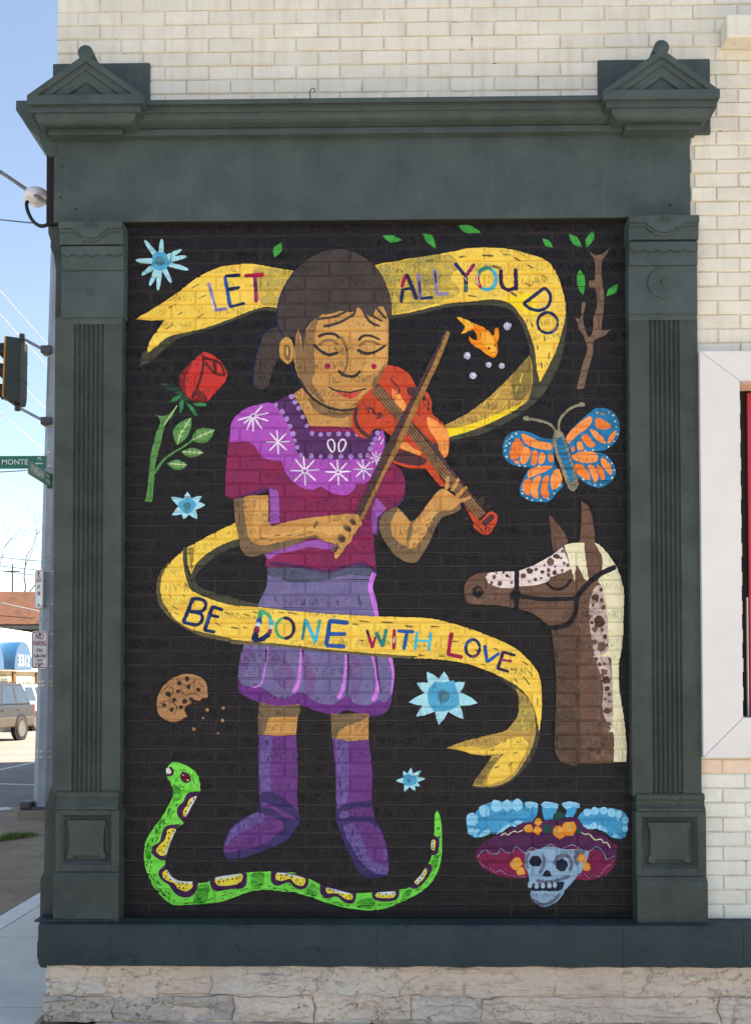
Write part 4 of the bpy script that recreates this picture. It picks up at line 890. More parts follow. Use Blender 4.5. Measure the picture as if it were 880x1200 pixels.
for s in ('345,545 352,570', '372,640 380,665', '386,680 394,700', '348,570 350,590'): S(C['shoe'], s, 1.8)
# blouse
part(g, 'blouse'); tile(*PX_)
F(C['mar'], '268,512! 265.5,548 264.5,572 265,580 274,585.5! 298,578 315.5,573! 316,612 313,645 311,664! 345,665 387,669.5 418,661.5 432,664 441,670! 439,645 437.5,620! 437,597 447,602! 462,593 473,580 474.5,566 470,551 460,543 444,520 430,506 400,500 300,500')
F(C['orch'], '@F 45,262! 72,213 130,170 230,142 275,150! 330,230 360,300 400,420! 500,430 700,430 760,420 770,370 800,300 832,283! 842,340 832,410 792,480 762,540 722,562 690,555! 680,592 640,617 590,612 540,592 510,573! 470,590 420,582 370,552 330,502 308,440! 260,440 210,422 182,382 150,350 100,342 42,346!')
tile(*F_); F(C['plum'], '60,636! 150,606 246,580! 246,596 150,622 64,644')
F(C['lil2'], '246,578! 270,590 292,602 300,760! 248,766!'); F(C['lil2'], '@H 242,332! 288,384 252,430 252,498 240,508 226,498 224,430 228,370')
F(C['plum'], '@H 290,392! 340,360 376,318 372,340 340,378 300,405 258,440 256,500 240,515 222,500 228,508 246,498 246,430!')
F(C['lil2'], '@K 612,382! 700,366 800,335 900,318 @HD 130,545 245,578 235,610 160,612 60,598 0,598 @K 760,380 690,390 640,420')
S(C['plum'], '@K 640,440 760,452 880,472 @HD 200,802 430,738 520,752 590,800', 4)
part(g, 'yoke'); tile(*F_)
F(C['yoke'], '266,140! 362,96! 400,160 440,240 458,294! 700,294! 770,290 812,276! 800,330 772,370 757,430! 600,433 412,430! 385,390 360,300 320,210')
for s in ('280,152 312,188 335,225 352,263 367,302 376,337 390,372 408,412', '360,110 377,137 398,170 418,215 437,260', '465,300 510,305 553,303 603,303 650,303 697,305', '462,417 510,417 560,418 614,418 665,418 714,415 752,413', '803,298 790,327 778,352 765,380'): dots(C['lil'], s, 12.5)
part(g, 'embroidery')
def star(x, y, r, w, angs, hole=True):
    for a, l in angs:
        t = rad(a); x0, y0 = x + math.cos(t) * r * .18, y - math.sin(t) * r * .18; x1, y1 = x + math.cos(t) * r * l, y - math.sin(t) * r * l
        S(C['wht'], '%f,%f %f,%f %f,%f' % (x0, y0, (x0 + x1) / 2, (y0 + y1) / 2, x1, y1), w, w * .85)
    if hole: ring(C['wht'], x, y, r * .17, r * .15, w * .8)
E8 = [(a, 1) for a in (95, 48, 5, -42, -88, -135, 178, 130)]
star(162, 210, 80, 1.9, [(48, .9), (12, 1), (-18, 1.02), (-55, 1), (-90, 1), (-115, 1), (-140, .75), (-165, 1)]); star(290, 345, 62, 1.9, E8, False); dot(C['wht'], 290, 345, 12)
star(428, 492, 75, 2.0, E8); star(600, 500, 66, 1.9, E8); star(730, 485, 52, 1.8, E8); star(797, 427, 34, 1.6, E8, False)
S(C['wht'], '808,335 818,318', 1.5); S(C['wht'], '820,355 832,330', 1.5)
for cx, a in ((566, -.22), (619, .25)):
    cs, sn_ = math.cos(a), math.sin(a); pts = []
    for i in range(15):
        t = 2 * math.pi * i / 15.4 + 1.7; u, v = 17 * math.cos(t) * (1 - .35 * math.sin(t)), 34 * math.sin(t)
        pts.append((TX + (cx + u * cs - v * sn_) / TS, TY + (364 + u * sn_ + v * cs) / TS))
    ribbon(C['wht'], pts, 1.9)
# arms
part(g, 'arm'); tile(*PX_)
F(C['skin'], '274.5,586! 294,581 315,581! 315.5,612 318,616.5 340,611 365,607 390,604 415,602.5 421,605 424,610.5 424,616 420.5,618 417,624 413.5,628 412,633.6 406,640 401,647 394.5,655.5! 392,654 392.5,645 393.4,638.4 378,633.6 368,629.8 360,632 352,635 329,643 306,650 292.7,652.5 283.6,645 280,630 276,608')
F(C['skind'], '274.5,586! 285,583 286,596 288,612 291,628 297,636 310,639 330,635 352,631 369,627.5 378,633 368,630 352,635.5 329,643.5 306,650.5 292.7,653 283.6,645.5 280,630 276,608'); F(C['skinh'], '300,590 312,588 313,606 304,624 330,626 372,616 396,612 404,620 390,628 360,622 320,632 298,628')
tile(*K_)
for s in ('560,330 585,325', '600,318 630,312', '672,300 700,296', '590,312 608,308', '730,300 760,294', '790,300 820,292', '640,325 664,320', '840,285 862,278'): S(C['skind'], s, 1.5)
tile(*HD_); S(C['skind'], '92,378 70,405 62,432', 3.4)
for x, y, rx_, ry_ in ((397, 385, 26, 17), (352, 445, 30, 18), (302, 532, 28, 26), (250, 612, 16, 30)): dot(C['skind'], x - 8, y - 10, rx_ * 1.25, ry_ * 1.3, .5); dot(C['bowd'], x, y, rx_, ry_, .5)
part(g, 'arm.b'); tile(*H_)
F(C['skind'], '338,376! 285,400 257,450 264,500 290,550 332,604 390,637 434,632 470,582 502,520 530,458 556,425 606,408 640,380 600,320 560,292 528,306 490,352 440,420 404,448! 372,405')
F(C['skin'], '346,384! 404,448! 388,500 382,560 345,540 318,505 312,450')
F(C['skin'], '528,308! 492,354 442,424 410,462 384,520 380,552 404,574 440,556 482,490 518,424 545,397 585,398 622,372 640,350 600,318 560,294'); F(C['skinh'], '425,470 500,392 525,400 500,440 460,515 425,556 400,556'); dot(C['skinh'], 568, 316, 13)
tile(*VH_)
for s in ('316,315 322,262 326,212', '362,330 395,278 418,228', '402,385 446,340 486,300', '400,425 470,408 522,380'): S(C['skin'], s, 5.2, 3.6)
for s in ('345,300 362,318', '385,352 420,345', '425,392 445,404'): S(C['skind'], s, 1.6)
tile(*H_); F(C['skind'], '404,450! 416,480 404,520 386,548 388,500')
tile(*VH_)
for s in ('210,560 195,585', '185,600 175,620', '155,615 142,640', '130,680 115,705', '160,655 150,672', '90,735 78,755', '128,725 112,745', '45,780 30,808', '85,780 65,800', '175,565 160,590'): S(C['line'], s, 1.3)
# ---------------- violin and bow (drawn over blouse, under the fingers)
VI = len(SHAPES)
part('painted_violin', 'body'); tile(*G_)
F(C['vio'], '236,211! 300,225 350,260 388,325! 350,335 352,362! 400,348 440,352 466,400 468,460 520,510 548,560 556,620 546,678 528,693! 470,720 425,742! 370,744 310,732 262,714! 280,660 262,590 230,555 190,540 158,550 148,594! 110,586 70,562 52,510 58,455 100,385 182,312!')
F(C['viol'], '440,478! 490,500 545,552 554,620 543,680 522,690! 495,650 490,600 450,540'); F(C['viol'], '300,630 330,608 370,640 413,665 375,684 330,652'); F(C['viol'], '262,335 300,362 334,425 318,452 285,425 265,380')
F(C['viod'], '262,590! 290,640 340,655 412,684 442,706 424,726! 350,728 268,700 282,660'); F(C['viod'], '335,328! 386,325! 384,368 352,374 340,350'); S(C['viod'], '78,432 72,490 92,540 128,572 152,588', 4.6); F(C['viod'], '470,620 496,615 500,660 488,680 460,650')
dot(C['viod'], 426, 384, 10, 15); dot(C['viod'], 449, 440, 7, 10); S(C['viod'], '445,395 452,420', 2)
S(C['viod'], '268,272 255,282 268,300 290,322 300,350 285,362', 1.8); S(C['viod'], '142,460 138,440 160,435 168,458 190,468 204,455 198,480 178,486', 2.4)
for s in ('215,450 230,440', '210,480 222,465', '262,395 280,380', '390,455 410,480', '330,530 350,560'): S(C['fing'], s, 1.3)
part('painted_violin', 'neck'); tile(*PX_)
F(C['vio'], '@G 425,738! 455,716 532,822! 515,838'); F(C['vio'], '@VH 470,455! 530,520 610,600 545,600!')
F(C['fing'], '443.5,449! 435,459.5! 468,497 495.5,531 519,563 542,590 560.5,609! 570.5,601! 548,573.6 525,545 512.5,526 479.5,491')
for o_ in (-4.5, -1.6, 1.4, 4.2):
    S(C['str'], '%f,%f %f,%f %f,%f %f,%f' % (440 + o_ * .75, 455 - o_ * .65, 474 + o_ * .75, 494.5 - o_ * .65, 519 + o_ * .75, 552 - o_ * .65, 564 + o_ * .8, 604.5 - o_ * .6), .85)
part('painted_violin', 'scroll'); tile(*VH_)
S(C['fing'], '585,425 615,405 640,385', 3.4); S(C['fing'], '640,490 660,475 690,462', 3.2); S(C['fing'], '500,570 470,578', 2.4)
F(C['bounce'], '560,400 640,380 640,450 700,460 660,500 600,470')
F(C['vio'], '596,602! 640,555 682,515 722,515 756,556 746,600 692,692 640,712 560,662 545,612'); F(C['viod'], '610,602! 692,533! 732,558 652,642!'); S(C['viod'], '572,622 600,655 632,696', 1.6); ring(C['viod'], 667, 664, 17, 17, 1.4, -200, 90)
VE = len(SHAPES)
part('painted_bow', ''); tile(*PX_)
F(C['bowd'], '521.5,387.5! 503,425 480,470 451,525 436,560 416.5,602! 424,607! 444,560 461,525 486,470 508,425 526,389!'); F(C['bowl'], '524,388! 508,425 486.5,470 461.5,525 444.5,560 421.5,608! 426,609! 449,560 468,525 493,470 514,425 527.5,391!')
# fingers of both hands over the violin neck and the bow: bring the arms to the front
arms = [s for s in SHAPES if s[0] == g and s[1] in ('arm', 'arm.b')]
vio = SHAPES[VI:]
base_ = [s for s in SHAPES[:VI] if not (s[0] == g and s[1] in ('arm', 'arm.b'))]
isban2 = lambda s: s[0] == 'painted_banner.2' and s[1] in ('banner_ribbon', 'fold_line', 'brush_dash', 'lettering')
isshad2 = lambda s: s[0] == 'painted_banner.2' and s[1] == 'banner_shadow'
front = [s for s in base_ if isban2(s)]
first = [s for s in base_ if not isban2(s)]
# dark band of the lower banner falls over the skirt too
lowband = [s for s in first if isshad2(s)][:1]; first = [s for s in first if s not in lowband]
SHAPES[:] = first + lowband + vio + arms + front

# ---------------- rose
r_ = 'painted_rose'; part(r_, 'stem'); tile(*E_)
F(C['leafd'], '183,374! 215,385 260,370 302,328! 272,390 238,430 216,520 190,620 180,720 171,828! 134,826! 150,720 160,600 190,480 212,412'); S(C['leafd'], '180,682 240,602 330,545 384,503', 3.2, 2); S(C['vein'], '300,332 262,385 234,432', 1.1)
for k, (s, v) in enumerate((('372,392! 312,420 278,462 290,520 300,535! 345,500 370,445', '368,398 322,470 300,530'), ('494,455! 430,444 388,470 374,512! 430,527 472,502', '488,460 440,480 380,508'), ('437,575! 380,548 318,570! 370,600', '430,575 380,572 328,570'), ('352,636! 300,611 245,630! 290,662 332,656', '345,637 300,634 262,631'))):
    part(r_, 'leaf' + ('' if k == 0 else '.%d' % k)); F(C['leafd'], s, .2); S(C['vein'], v, 1.2)
    p = parse(v)
    for t in (.25, .5, .72):
        i = min(1, int(t * 2)); a, b = p[i], p[i + 1]; f_ = t * 2 - i; x_, y_ = a[0] + (b[0] - a[0]) * f_, a[1] + (b[1] - a[1]) * f_
        dx, dy = p[0][0] - p[2][0], p[0][1] - p[2][1]; l = math.hypot(dx, dy); dx /= l; dy /= l
        for s_ in (-1, 1): ribbon(C['vein'], [(x_, y_), (x_ + dx * 3 - dy * 3 * s_, y_ + dy * 3 + dx * 3 * s_)], .9)
part(r_, 'sepal'); tile(*RS_)
F(C['sepd'], '72,518! 150,528 270,570 300,620! 230,602 140,585'); F(C['sepd'], '220,600 300,590 360,680 320,720 250,660')
F(C['sep'], '168,712! 220,660 292,638! 240,700'); F(C['sep'], '280,688! 312,690 302,800 275,832! 268,760'); F(C['sep'], '338,720! 392,750 462,855! 430,856 380,790'); F(C['sep'], '400,724! 500,722 555,738 540,758 430,750')
part(r_, 'bloom')
F(C['red'], '520,197! 580,215 650,255 715,320 750,390 762,440 735,510 670,580 610,650 560,700 480,713 400,695 340,650 290,590 271,500 280,430 340,360 420,280')
F(C['redd'], '271,500! 280,430 340,360 400,310 350,420 330,520 350,640 400,695! 340,650 290,590'); F(C['redd'], '420,590 500,600 560,690 480,712 400,696')
S(C['rosel'], '512,232 518,320 495,440 455,560 400,675', 2.8, 3.2); S(C['rosel'], '505,240 560,270 640,290 700,330 738,440', 3.2, 2.4); S(C['rosel'], '738,442 670,435 610,400 540,310', 2.4); S(C['rosel'], '622,295 645,415', 3.2)

# ---------------- bare branch, goldfish, bubbles
part('painted_branch', ''); tile(*D_)
F(C['bark'], '603,176! 640,213 680,210 724,179! 702,220 681,245 680,330 692,420 690,500 681,598 732,595! 695,630 640,660 636,720 605,830 590,905! 552,905! 580,790 606,690 570,605 543,535! 570,540 580,453! 599,455! 586,540 592,590 615,638 636,600 640,530 656,480 650,390 616,376 617,345! 645,342 645,250 628,215')
part('painted_goldfish', 'body'); tile(*C_)
F(C['gold'], '512,560 560,572 615,598 652,632 660,594 676,591 680,640 670,668 673,715 656,743 620,732 588,706 550,682 524,650 526,634! 548,652 566,656 562,620 545,598'); F(C['goldh'], '600,610 650,645 665,700 650,735 620,700 590,650')
part('painted_goldfish', 'tail'); F(C['goldh'], '459,534! 505,545 548,572 540,600 484,624! 505,582 482,562')
part('painted_goldfish', 'eye'); dot(C['goldd'], 628, 698, 8); dot(C['goldd'], 660, 682, 6); S(C['goldd'], '640,722 662,716', 1)
for k, (x_, y_, rr) in enumerate(((723, 580, 20), (517, 735, 18), (627, 782, 15), (694, 787, 16), (547, 838, 18))):
    part('painted_bubble.%d' % k, ''); dot(C['bub'], x_, y_, rr); dot(C['wht'], x_ + rr * .2, y_ - rr * .25, rr * .35)

# ---------------- butterfly
b_ = 'painted_butterfly'; tile(*I_)
wings = [('472,238! 420,235 350,205 290,199 240,220 218,260 218,320 245,360 290,380 360,386 485,382!', ('312,213 350,225 400,248 465,265 468,290 440,297 380,285 330,260', '290,235 322,275 300,330 270,350 252,340 258,280', '330,280 361,300 345,350 320,372 302,350 315,300', '368,305 394,305 387,370 362,372', '405,312 433,318 427,360 400,370', '447,318 471,318 476,358 455,360', '272,352 300,356 300,372 280,368')),
         ('490,374! 370,385 330,430 304,490 310,530 350,557 400,564 455,562 490,522 528,480!', ('350,400 400,382 470,380 440,405 390,425 348,440', '330,450 363,450 350,532 335,525 315,490', '375,445 411,430 395,500 400,542 370,540 358,500', '425,440 452,430 445,500 456,530 430,546 410,510', '470,420 500,390 521,450 500,490 470,500 460,460')),
         ('538,240! 560,200 620,140 680,90 720,79 780,95 810,140 818,200 800,250 750,292 700,302 568,312!', ('545,225 600,165 665,120 677,135 655,180 600,220 552,262', '690,152 702,130 740,145 777,175 740,190 700,182', '664,190 690,195 730,230 747,262 710,252 680,222', '620,232 645,215 692,272 665,282 640,265', '595,266 615,250 632,290 605,298', '567,286 580,275 589,300 570,306', '801,194 787,240 755,266 765,225')),
         ('565,310! 700,308 745,320 780,360 798,400 780,452 730,486 690,488 640,466 598,432!', ('570,326 620,305 690,308 706,335 690,360 630,362 580,345', '585,375 620,370 662,420 662,452 630,440 595,415', '655,375 690,385 707,440 690,466 670,420', '705,370 732,400 741,445 725,452 700,400', '725,334 760,360 779,400 771,426 745,400 720,362'))]
for k, (o_, cells) in enumerate(wings):
    part(b_, 'wing' + ('.%d' % k if k else '')); F(C['bfb'], o_, .25)
    for j, c_ in enumerate(cells): F(C['bfo' if j % 2 else 'bfo2'], c_, .18)
part(b_, 'wing_dot')
for s in ('236,250 250,238 232,275 228,300 236,330 262,228 250,262 284,212 300,378 330,380 400,380', '320,500 316,520 340,545 365,555 410,556 448,548 480,520 508,480', '702,104 736,104 762,102 784,118 794,148 800,176 806,215 790,250 760,280 680,296 640,300', '752,334 776,365 788,400 778,440 720,475 690,478 660,465 630,448'): dots(C['cream'], s, 5)
dot(C['bfg'], 728, 108, 17, 9)
part(b_, 'antenna'); S(C['bfg'], '490,202 460,165 400,145 338,133', 2.6, 3.4); dot(C['bfg'], 335, 134, 16, 12)
part(b_, 'antenna.1'); S(C['bfg'], '504,202 510,140 560,85 622,60', 2.6, 3.4); dot(C['bfg'], 622, 62, 17, 12)
part(b_, 'body'); F(C['bfg'], '480,198! 515,200 540,250 570,340 600,440 603,480 580,511 555,496 520,410 485,310 472,250'); F(C['bfb'], '498,238 522,238 562,360 582,452 566,466 530,380 495,290')
for i in range(10):
    t = i / 9; x_, y_ = 510 + 74 * t, 226 + 240 * t; S(C['bfd'], '%f,%f %f,%f %f,%f' % (x_ - 34 + 6 * t, y_ + 6, x_ - 4, y_ + 12, x_ + 28 - 6 * t, y_ - 4), .9)

# ---------------- horse
h_ = 'painted_horse'; tile(*J_)
part(h_, 'ear'); F(C['hor'], '375,84! 410,120 448,175 455,215 435,235 393,238! 385,180')
part(h_, 'head_and_neck')
F(C['hor'], '438,222! 380,260 310,300 245,325 130,329 60,340 25,365 12,400 17,440 30,463 100,468 180,475 250,487 310,510 362,550 386,590 396,680 405,800 400,1000 399,1090 420,1130 440,1146! 650,1143! 695,1100! 672,850 670,650 660,420 640,300 600,225 570,207 520,206')
F(C['hor2'], '365,560! 480,540 510,600 505,800 510,1000 505,1140 440,1146! 420,1130 399,1090 400,1000 405,800 396,680 386,590'); F(C['horl'], '530,1000 600,960 645,1000 650,1140! 560,1142 515,1120'); F(C['horl'], '20,400 100,400 230,410 230,470 100,466 30,460')
part(h_, 'ear.1'); F(C['hor'], '510,27! 540,50 560,110 570,190 566,245 503,212! 510,120')
part(h_, 'speckled_patch')
F(C['horl'], '560,380 610,395 632,500 636,620 632,700 650,800 650,1000 590,1010 560,900 560,800 540,700 522,560 520,460')
F(C['speck'], '432,222! 445,260 469,315 440,340 380,366 310,386 247,389! 245,324! 310,300 380,262'); F(C['speck'], '105,350! 130,331 229,327! 229,391 170,396 115,376!')
F(C['speck2'], '575,388 602,400 623,500 629,600 622,680 640,760 646,900 641,990 616,960 600,900 604,820 578,720 560,650 548,560 545,470 556,420')
part(h_, 'spot')
for s in ('264,345,12 292,325,16 318,318,9 345,330,9 316,362,9 290,370,6 372,322,9 380,285,16 405,262,15 432,240,7 438,292,8 430,322,7 372,342,9 398,332,10 400,305,6 355,300,6 340,355,6 425,270,7 455,300,8 415,345,10 385,355,8', '140,350,9 165,378,12 195,345,8 180,332,6 130,375,7 215,375,7 205,350,5 150,335,5', '570,438,17 560,470,8 595,405,8 598,450,9 605,480,12 588,540,24 568,573,13 600,575,7 612,605,12 565,628,15 598,648,20 575,700,8 590,722,10 610,720,8 608,755,16 615,790,18 620,825,14 600,770,10 630,850,8 612,870,8 630,880,6 592,910,14 620,920,16 640,915,9 603,955,8 630,975,10 590,975,7 635,1030,9 612,1035,6 640,1085,8 555,1085,16 605,1065,9 585,1095,12 545,520,9 556,545,7 547,600,8 545,650,7 560,665,8 622,640,8'):
    for w in s.split():
        a, b, r = map(float, w.split(',')); dot(C['spot' if prng.random() < .65 else 'spotd'], a, b, r, r * prng.uniform(.75, 1.1), prng.uniform(0, 3), .2)
F(C['hor'], '390,350 440,330 470,318 470,345 440,372 390,385 365,378')
part(h_, 'mane')
F(C['cream'], '567,204! 600,224 656,300 690,400 690,530 686,640 671,720 673,830 692,950 703,1060 702,1138! 648,1138! 645,1012 588,1041! 638,992 645,880 640,740 630,692 558,690! 620,668 625,600 620,500 602,400 582,368 596,340 600,270')
F(C['cream'], '440,215! 470,206 523,205! 530,280 546,386! 520,350 490,298 483,374! 470,320 455,270 443,235')
part(h_, 'bridle'); S(C['brid'], '237,322 236,400 235,490', 5.6); dot(C['brid'], 231, 428, 24); S(C['brid'], '245,430 350,445 490,442', 5); S(C['brid'], '486,448 520,400 580,345 655,308', 6); S(C['brid'], '490,442 486,500 455,550 400,567 358,562', 5.6)
part(h_, 'eyelid'); S(C['brid'], '363,374 385,396 415,403 445,390 468,362', 3.4)
part(h_, 'nostril'); dot(C['brid'], 72, 413, 24, 26); dot(C['hor2'], 76, 410, 13, 15); dot(C['brid'], 80, 416, 9)

# ---------------- cookie
part('painted_cookie', 'biscuit'); tile(*N_)
F(C['cook'], '280,38 340,54 371,90 376,152! 352,150 340,166 312,160 296,180 275,188 268,208 282,236! 240,259 200,263 150,232 139,170 160,108 210,60')
for s in ('170,150 200,110 250,95', '240,140 280,130 320,90', '180,220 210,190 240,210', '200,80 250,70 300,70', '160,200 180,170 210,180', '300,120 330,140 355,130', '230,170 250,150 290,150'): S(C['cookl'], s, 2)
for s in ('165,120 190,100 215,110 200,150', '230,60 260,90 300,85 320,60', '150,180 190,165 230,190 220,230', '250,110 270,140 310,130 340,145', '330,70 345,95 362,100'): S(C['cooks'], s, 1.1)
S(C['cooks'], '376,150 350,156 338,168 300,178 274,192 270,212 282,236', 1.6)
part('painted_cookie', 'chip')
for w in '280,62 242,83 288,100 333,113 237,120 190,133 219,160 268,168 300,158 172,185 250,195 208,207'.split():
    a, b = map(float, w.split(',')); dot(C['chip'], a, b, prng.uniform(8, 14), prng.uniform(8, 12), prng.uniform(0, 3), .2)
part('painted_cookie', 'crumb')
for a, b, r in ((373, 208, 9), (448, 198, 8), (445, 257, 8), (312, 297, 9), (354, 245, 5), (422, 317, 5)): dot(C['cookl'], a, b, r)

# ---------------- snake
s_ = 'painted_snake'; part(s_, 'body'); tile(*O_)
F(C['sn'], '198,190! 220,152 250,146 300,162 350,198 372,245 373,298! 350,335 318,395 290,460 255,482 225,550 200,620 194,690 220,732 265,760 335,766 400,766 460,742 560,720 620,714 740,709 880,718 @Q 60,768 130,794 210,830 300,860 370,866 450,861 570,850 640,830 690,780 730,700 746,640 750,540 752,475 764,460! 780,500 788,600 778,720 742,802 680,862 600,902 520,937 440,950 350,942 250,922 150,887 60,862 0,856 @O 700,805 620,816 500,860 400,876 300,882 230,880 180,842 130,782 95,700 84,620 95,550 130,490 170,440 210,370 236,310 225,260 205,228')
for p in ('235,265 270,280 280,330 240,345', '150,460 190,440 180,500 140,520', '100,560 130,540 120,640 95,640', '360,790 420,780 400,870 340,870', '640,720 700,720 690,790 640,790', '130,740 170,800 220,850 180,830'): F(C['snd'], p)
tile(*Q_)
for p in ('380,900 460,890 440,940 370,935', '150,820 180,840 170,880 120,860', '600,860 640,850 620,890 590,900', '740,690 770,680 760,740 735,760'): F(C['snd'], p)
tile(*O_)
cells = [('373,296! 310,305 290,345 258,380 257,420 290,461! 328,392 352,335', '350,325 320,335 305,370 287,395 290,427 320,380', '357,320 338,325 318,372 297,430 325,382'),
         ('272,464! 200,475 175,520 165,555 130,580 129,620 160,646 194,654! 200,612 225,550 250,492', '246,490 205,495 195,540 150,590 155,615 185,629 205,580 230,520', '251,488 225,530 200,600 188,629 202,615 216,570'),
         ('196,672! 160,710 170,747 215,782 240,817 280,842 330,837 360,792 363,762! 300,764 240,747 205,705', '200,700 177,725 195,752 240,770 265,802 310,810 336,785 332,763 270,760 225,735', '203,699 225,735 270,757 335,762 330,772 265,768 215,744'),
         ('424,748! 425,780 445,810 500,806 550,797 590,797 613,770 613,714! 520,728', '450,745 458,776 490,784 570,772 591,745 586,722 500,735', '452,740 587,720 585,729 460,752')]
for o_, y_, w_ in cells: part(s_, 'scale_patch'); F(C['snp'], o_, .2); F(C['sny'], y_, .15); F(C['snw'], w_, .1)
tile(*PX_); F(C['snp'], '317.7,1021! 318,1032.7 325,1038 338.6,1034 344,1039 351.5,1042.6 359.8,1039.5 362,1028.5! 345,1024 330,1021', .2); F(C['sny'], '323.5,1024 324,1030.5 332,1032 340,1029.5 346,1035.7 355,1038 357.6,1029.7 344.3,1025.4 330,1023', .15); F(C['snw'], '324,1023 335,1023 346,1026 356,1029.6 345,1028 333,1025.6', .1)
tile(*Q_)
for o_, y_, w_ in (('190,822! 190,865 225,892 270,882 310,912 350,917 366,890 366,862! 280,848', '220,838 225,866 270,866 320,896 346,896 346,870 280,856', '225,838 280,852 340,868 300,868 240,852'), ('443,860! 450,892 490,907 550,902 576,880 577,849!', '468,864 470,886 550,886 556,860', '470,862 556,858 552,872 474,872'), ('626,836! 660,844 700,812 737,755 731,722 714,722! 690,782', '650,812 665,824 700,790 716,750 705,742 680,780', '652,812 664,818 694,788 706,746 680,780'), ('724,678! 760,676 772,640 771,594 744,580! 746,640', '735,610 735,650 750,656 756,610 745,600', '736,612 736,648 744,652 748,606')):
    F(C['snp'], o_, .2); F(C['sny'], y_, .15); F(C['snw'], w_, .1)
part(s_, 'speckle'); tile(*O_)
dots(C['snk'], '340,335 326,355 312,372 300,400 235,500 212,510 212,540 190,575 205,560 175,600 186,610 162,600 205,712 220,750 265,775 285,770 306,775 288,795 266,792 196,740 470,762 495,758 515,752 540,748 562,745 578,740 790,728 816,728 845,735 790,745', 4.5)
tile(*Q_); dots(C['snk'], '25,775 50,790 75,800 95,818 236,850 255,855 280,868 300,872 320,885 335,880 480,868 497,880 513,870 530,880 545,868 662,812 676,800 690,782 700,765 710,752 742,612 744,630 742,645', 4)
part(s_, 'scale_dash'); tile(*O_)
def dashes(path, n, spread, l):
    pp = spline(parse(path), False, 3.0); k = len(pp)
    for _ in range(n):
        i = prng.randrange(1, k - 1); a, b = pp[i - 1], pp[i + 1]; dx, dy = b[0] - a[0], b[1] - a[1]; q = math.hypot(dx, dy); dx /= q; dy /= q
        o_ = prng.uniform(-spread, spread); x_, y_ = pp[i][0] - dy * o_, pp[i][1] + dx * o_; l_ = l * prng.uniform(.6, 1.2)
        ribbon(C['snk'], [(x_ - dx * l_, y_ - dy * l_), (x_, y_), (x_ + dx * l_, y_ + dy * l_)], 1.15, .8)
dashes('245,340 215,410 175,470 135,540 108,620 110,690 130,750 170,800 230,850', 62, 4.2, 2.0); dashes('230,858 320,862 420,850 520,825 620,780 720,780 880,800', 34, 3.4, 2.2); dashes('@Q 10,848 100,868 180,885 260,910 340,925 440,930 520,915 600,890 680,840 730,780 765,710 772,620 768,540', 46, 1.9, 2.0)
dashes('@O 240,170 290,190 340,230 355,280', 10, 2, 1.4); dashes('@O 240,230 260,270 300,280', 8, 3, 1.4)
part(s_, 'eye'); dot(C['snp'], 298, 226, 32, 25, .8); dot(C['eyer'], 298, 224, 14); dots(C['sny'], '285,212 312,238 308,240', 4)
part(s_, 'mouth'); F(C['snp'], '198,212! 205,220 236,212 240,190 222,168 205,178'); F(C['snw'], '200,205! 200,178 214,175 226,200 215,206'); dot(C['sny'], 216, 200, 6)

# ---------------- skull with feathered hat
k_ = 'painted_skull'; tile(*R_)
part(k_, 'feather'); F(C['fea'], '332,192! 250,200 182,250 130,245 80,272 42,248 28,190 60,158 110,108 170,84 230,84 290,79 322,100')
for x_, y_, r in ((58, 178, 30), (120, 132, 29), (182, 108, 29), (238, 106, 26), (290, 104, 28), (50, 238, 17)): dot(C['feap'], x_, y_, r, r * 1.15)
for s in ('290,215 250,215 215,240 180,255 210,225 260,195', '150,250 120,262 90,270 110,240 140,225', '320,190 290,205 270,190 300,180', '75,268 60,250 75,225 95,230'): F(C['feap'], s, .2)
part(k_, 'feather.1'); F(C['fea'], '330,95! 395,98! 392,150 365,192! 330,190!'); F(C['feap'], '328,92 360,84 400,100 392,118 372,112 358,122 340,114')
part(k_, 'feather.2'); F(C['fea'], '414,98! 502,98! 490,140 466,196! 440,190 422,150'); F(C['feap'], '412,98 430,84 460,88 502,98 498,120 470,114 440,120 422,112')
part(k_, 'feather.3'); F(C['fea'], '520,98! 614,98! 590,140 570,182! 534,160 545,140'); F(C['feap'], '520,95 560,84 614,98 608,120 580,112 550,122 532,116')
part(k_, 'feather.4'); F(C['fea'], '598,190! 612,150 650,126 720,119 790,121 850,150 858,210 840,272 780,271 740,242 690,221 640,227')
for x_, y_, r in ((650, 140, 20), (690, 135, 22), (735, 132, 20), (775, 142, 22), (815, 150, 20), (845, 180, 18), (845, 225, 16)): dot(C['feap'], x_, y_, r)
for s in ('640,225 625,205 660,205 690,190 700,222', '700,222 720,205 760,245 740,242', '780,270 790,245 810,262 800,272', '800,150 812,150 815,185 805,185'): F(C['feap'], s, .2)
part(k_, 'hat_brim'); F(C['hatc'], '80,340 84,392 120,432 190,466 260,480 350,480 600,488 660,490 740,467 790,412 800,340 770,300 400,290 120,310')
part(k_, 'hat_crown'); F(C['hatp'], '81,350 100,310 160,270 230,240 300,205 340,190 480,178 590,166 640,220 720,250 770,290 798,340 795,378 750,382! 702,336 660,341 620,332 570,311 520,331 465,305 410,331 360,326 330,351 285,320 260,351 200,336 190,356 140,336 88,368')
S(C['cream'], '205,260 228,248 240,258 275,236 290,244 318,232', 1.2); S(C['cream'], '618,242 640,255 660,252 690,282 720,278 735,298 750,295 770,326', 1.2)
part(k_, 'dotted_trim')
tr = spline(parse('88,366 110,340 135,338 150,352 188,352 205,326 230,345 262,348 285,318 330,350 360,324 400,332 430,320 465,304 490,322 520,330 570,308 620,332 660,340 702,318 735,352 752,382 790,366'), False, 1.9)
for i, (x_, y_) in enumerate(tr):
    emit(C['feap'], [(x_ + .62 * math.cos(t), y_ + .62 * math.sin(t)) for t in (0, 1.26, 2.5, 3.8, 5.0)])
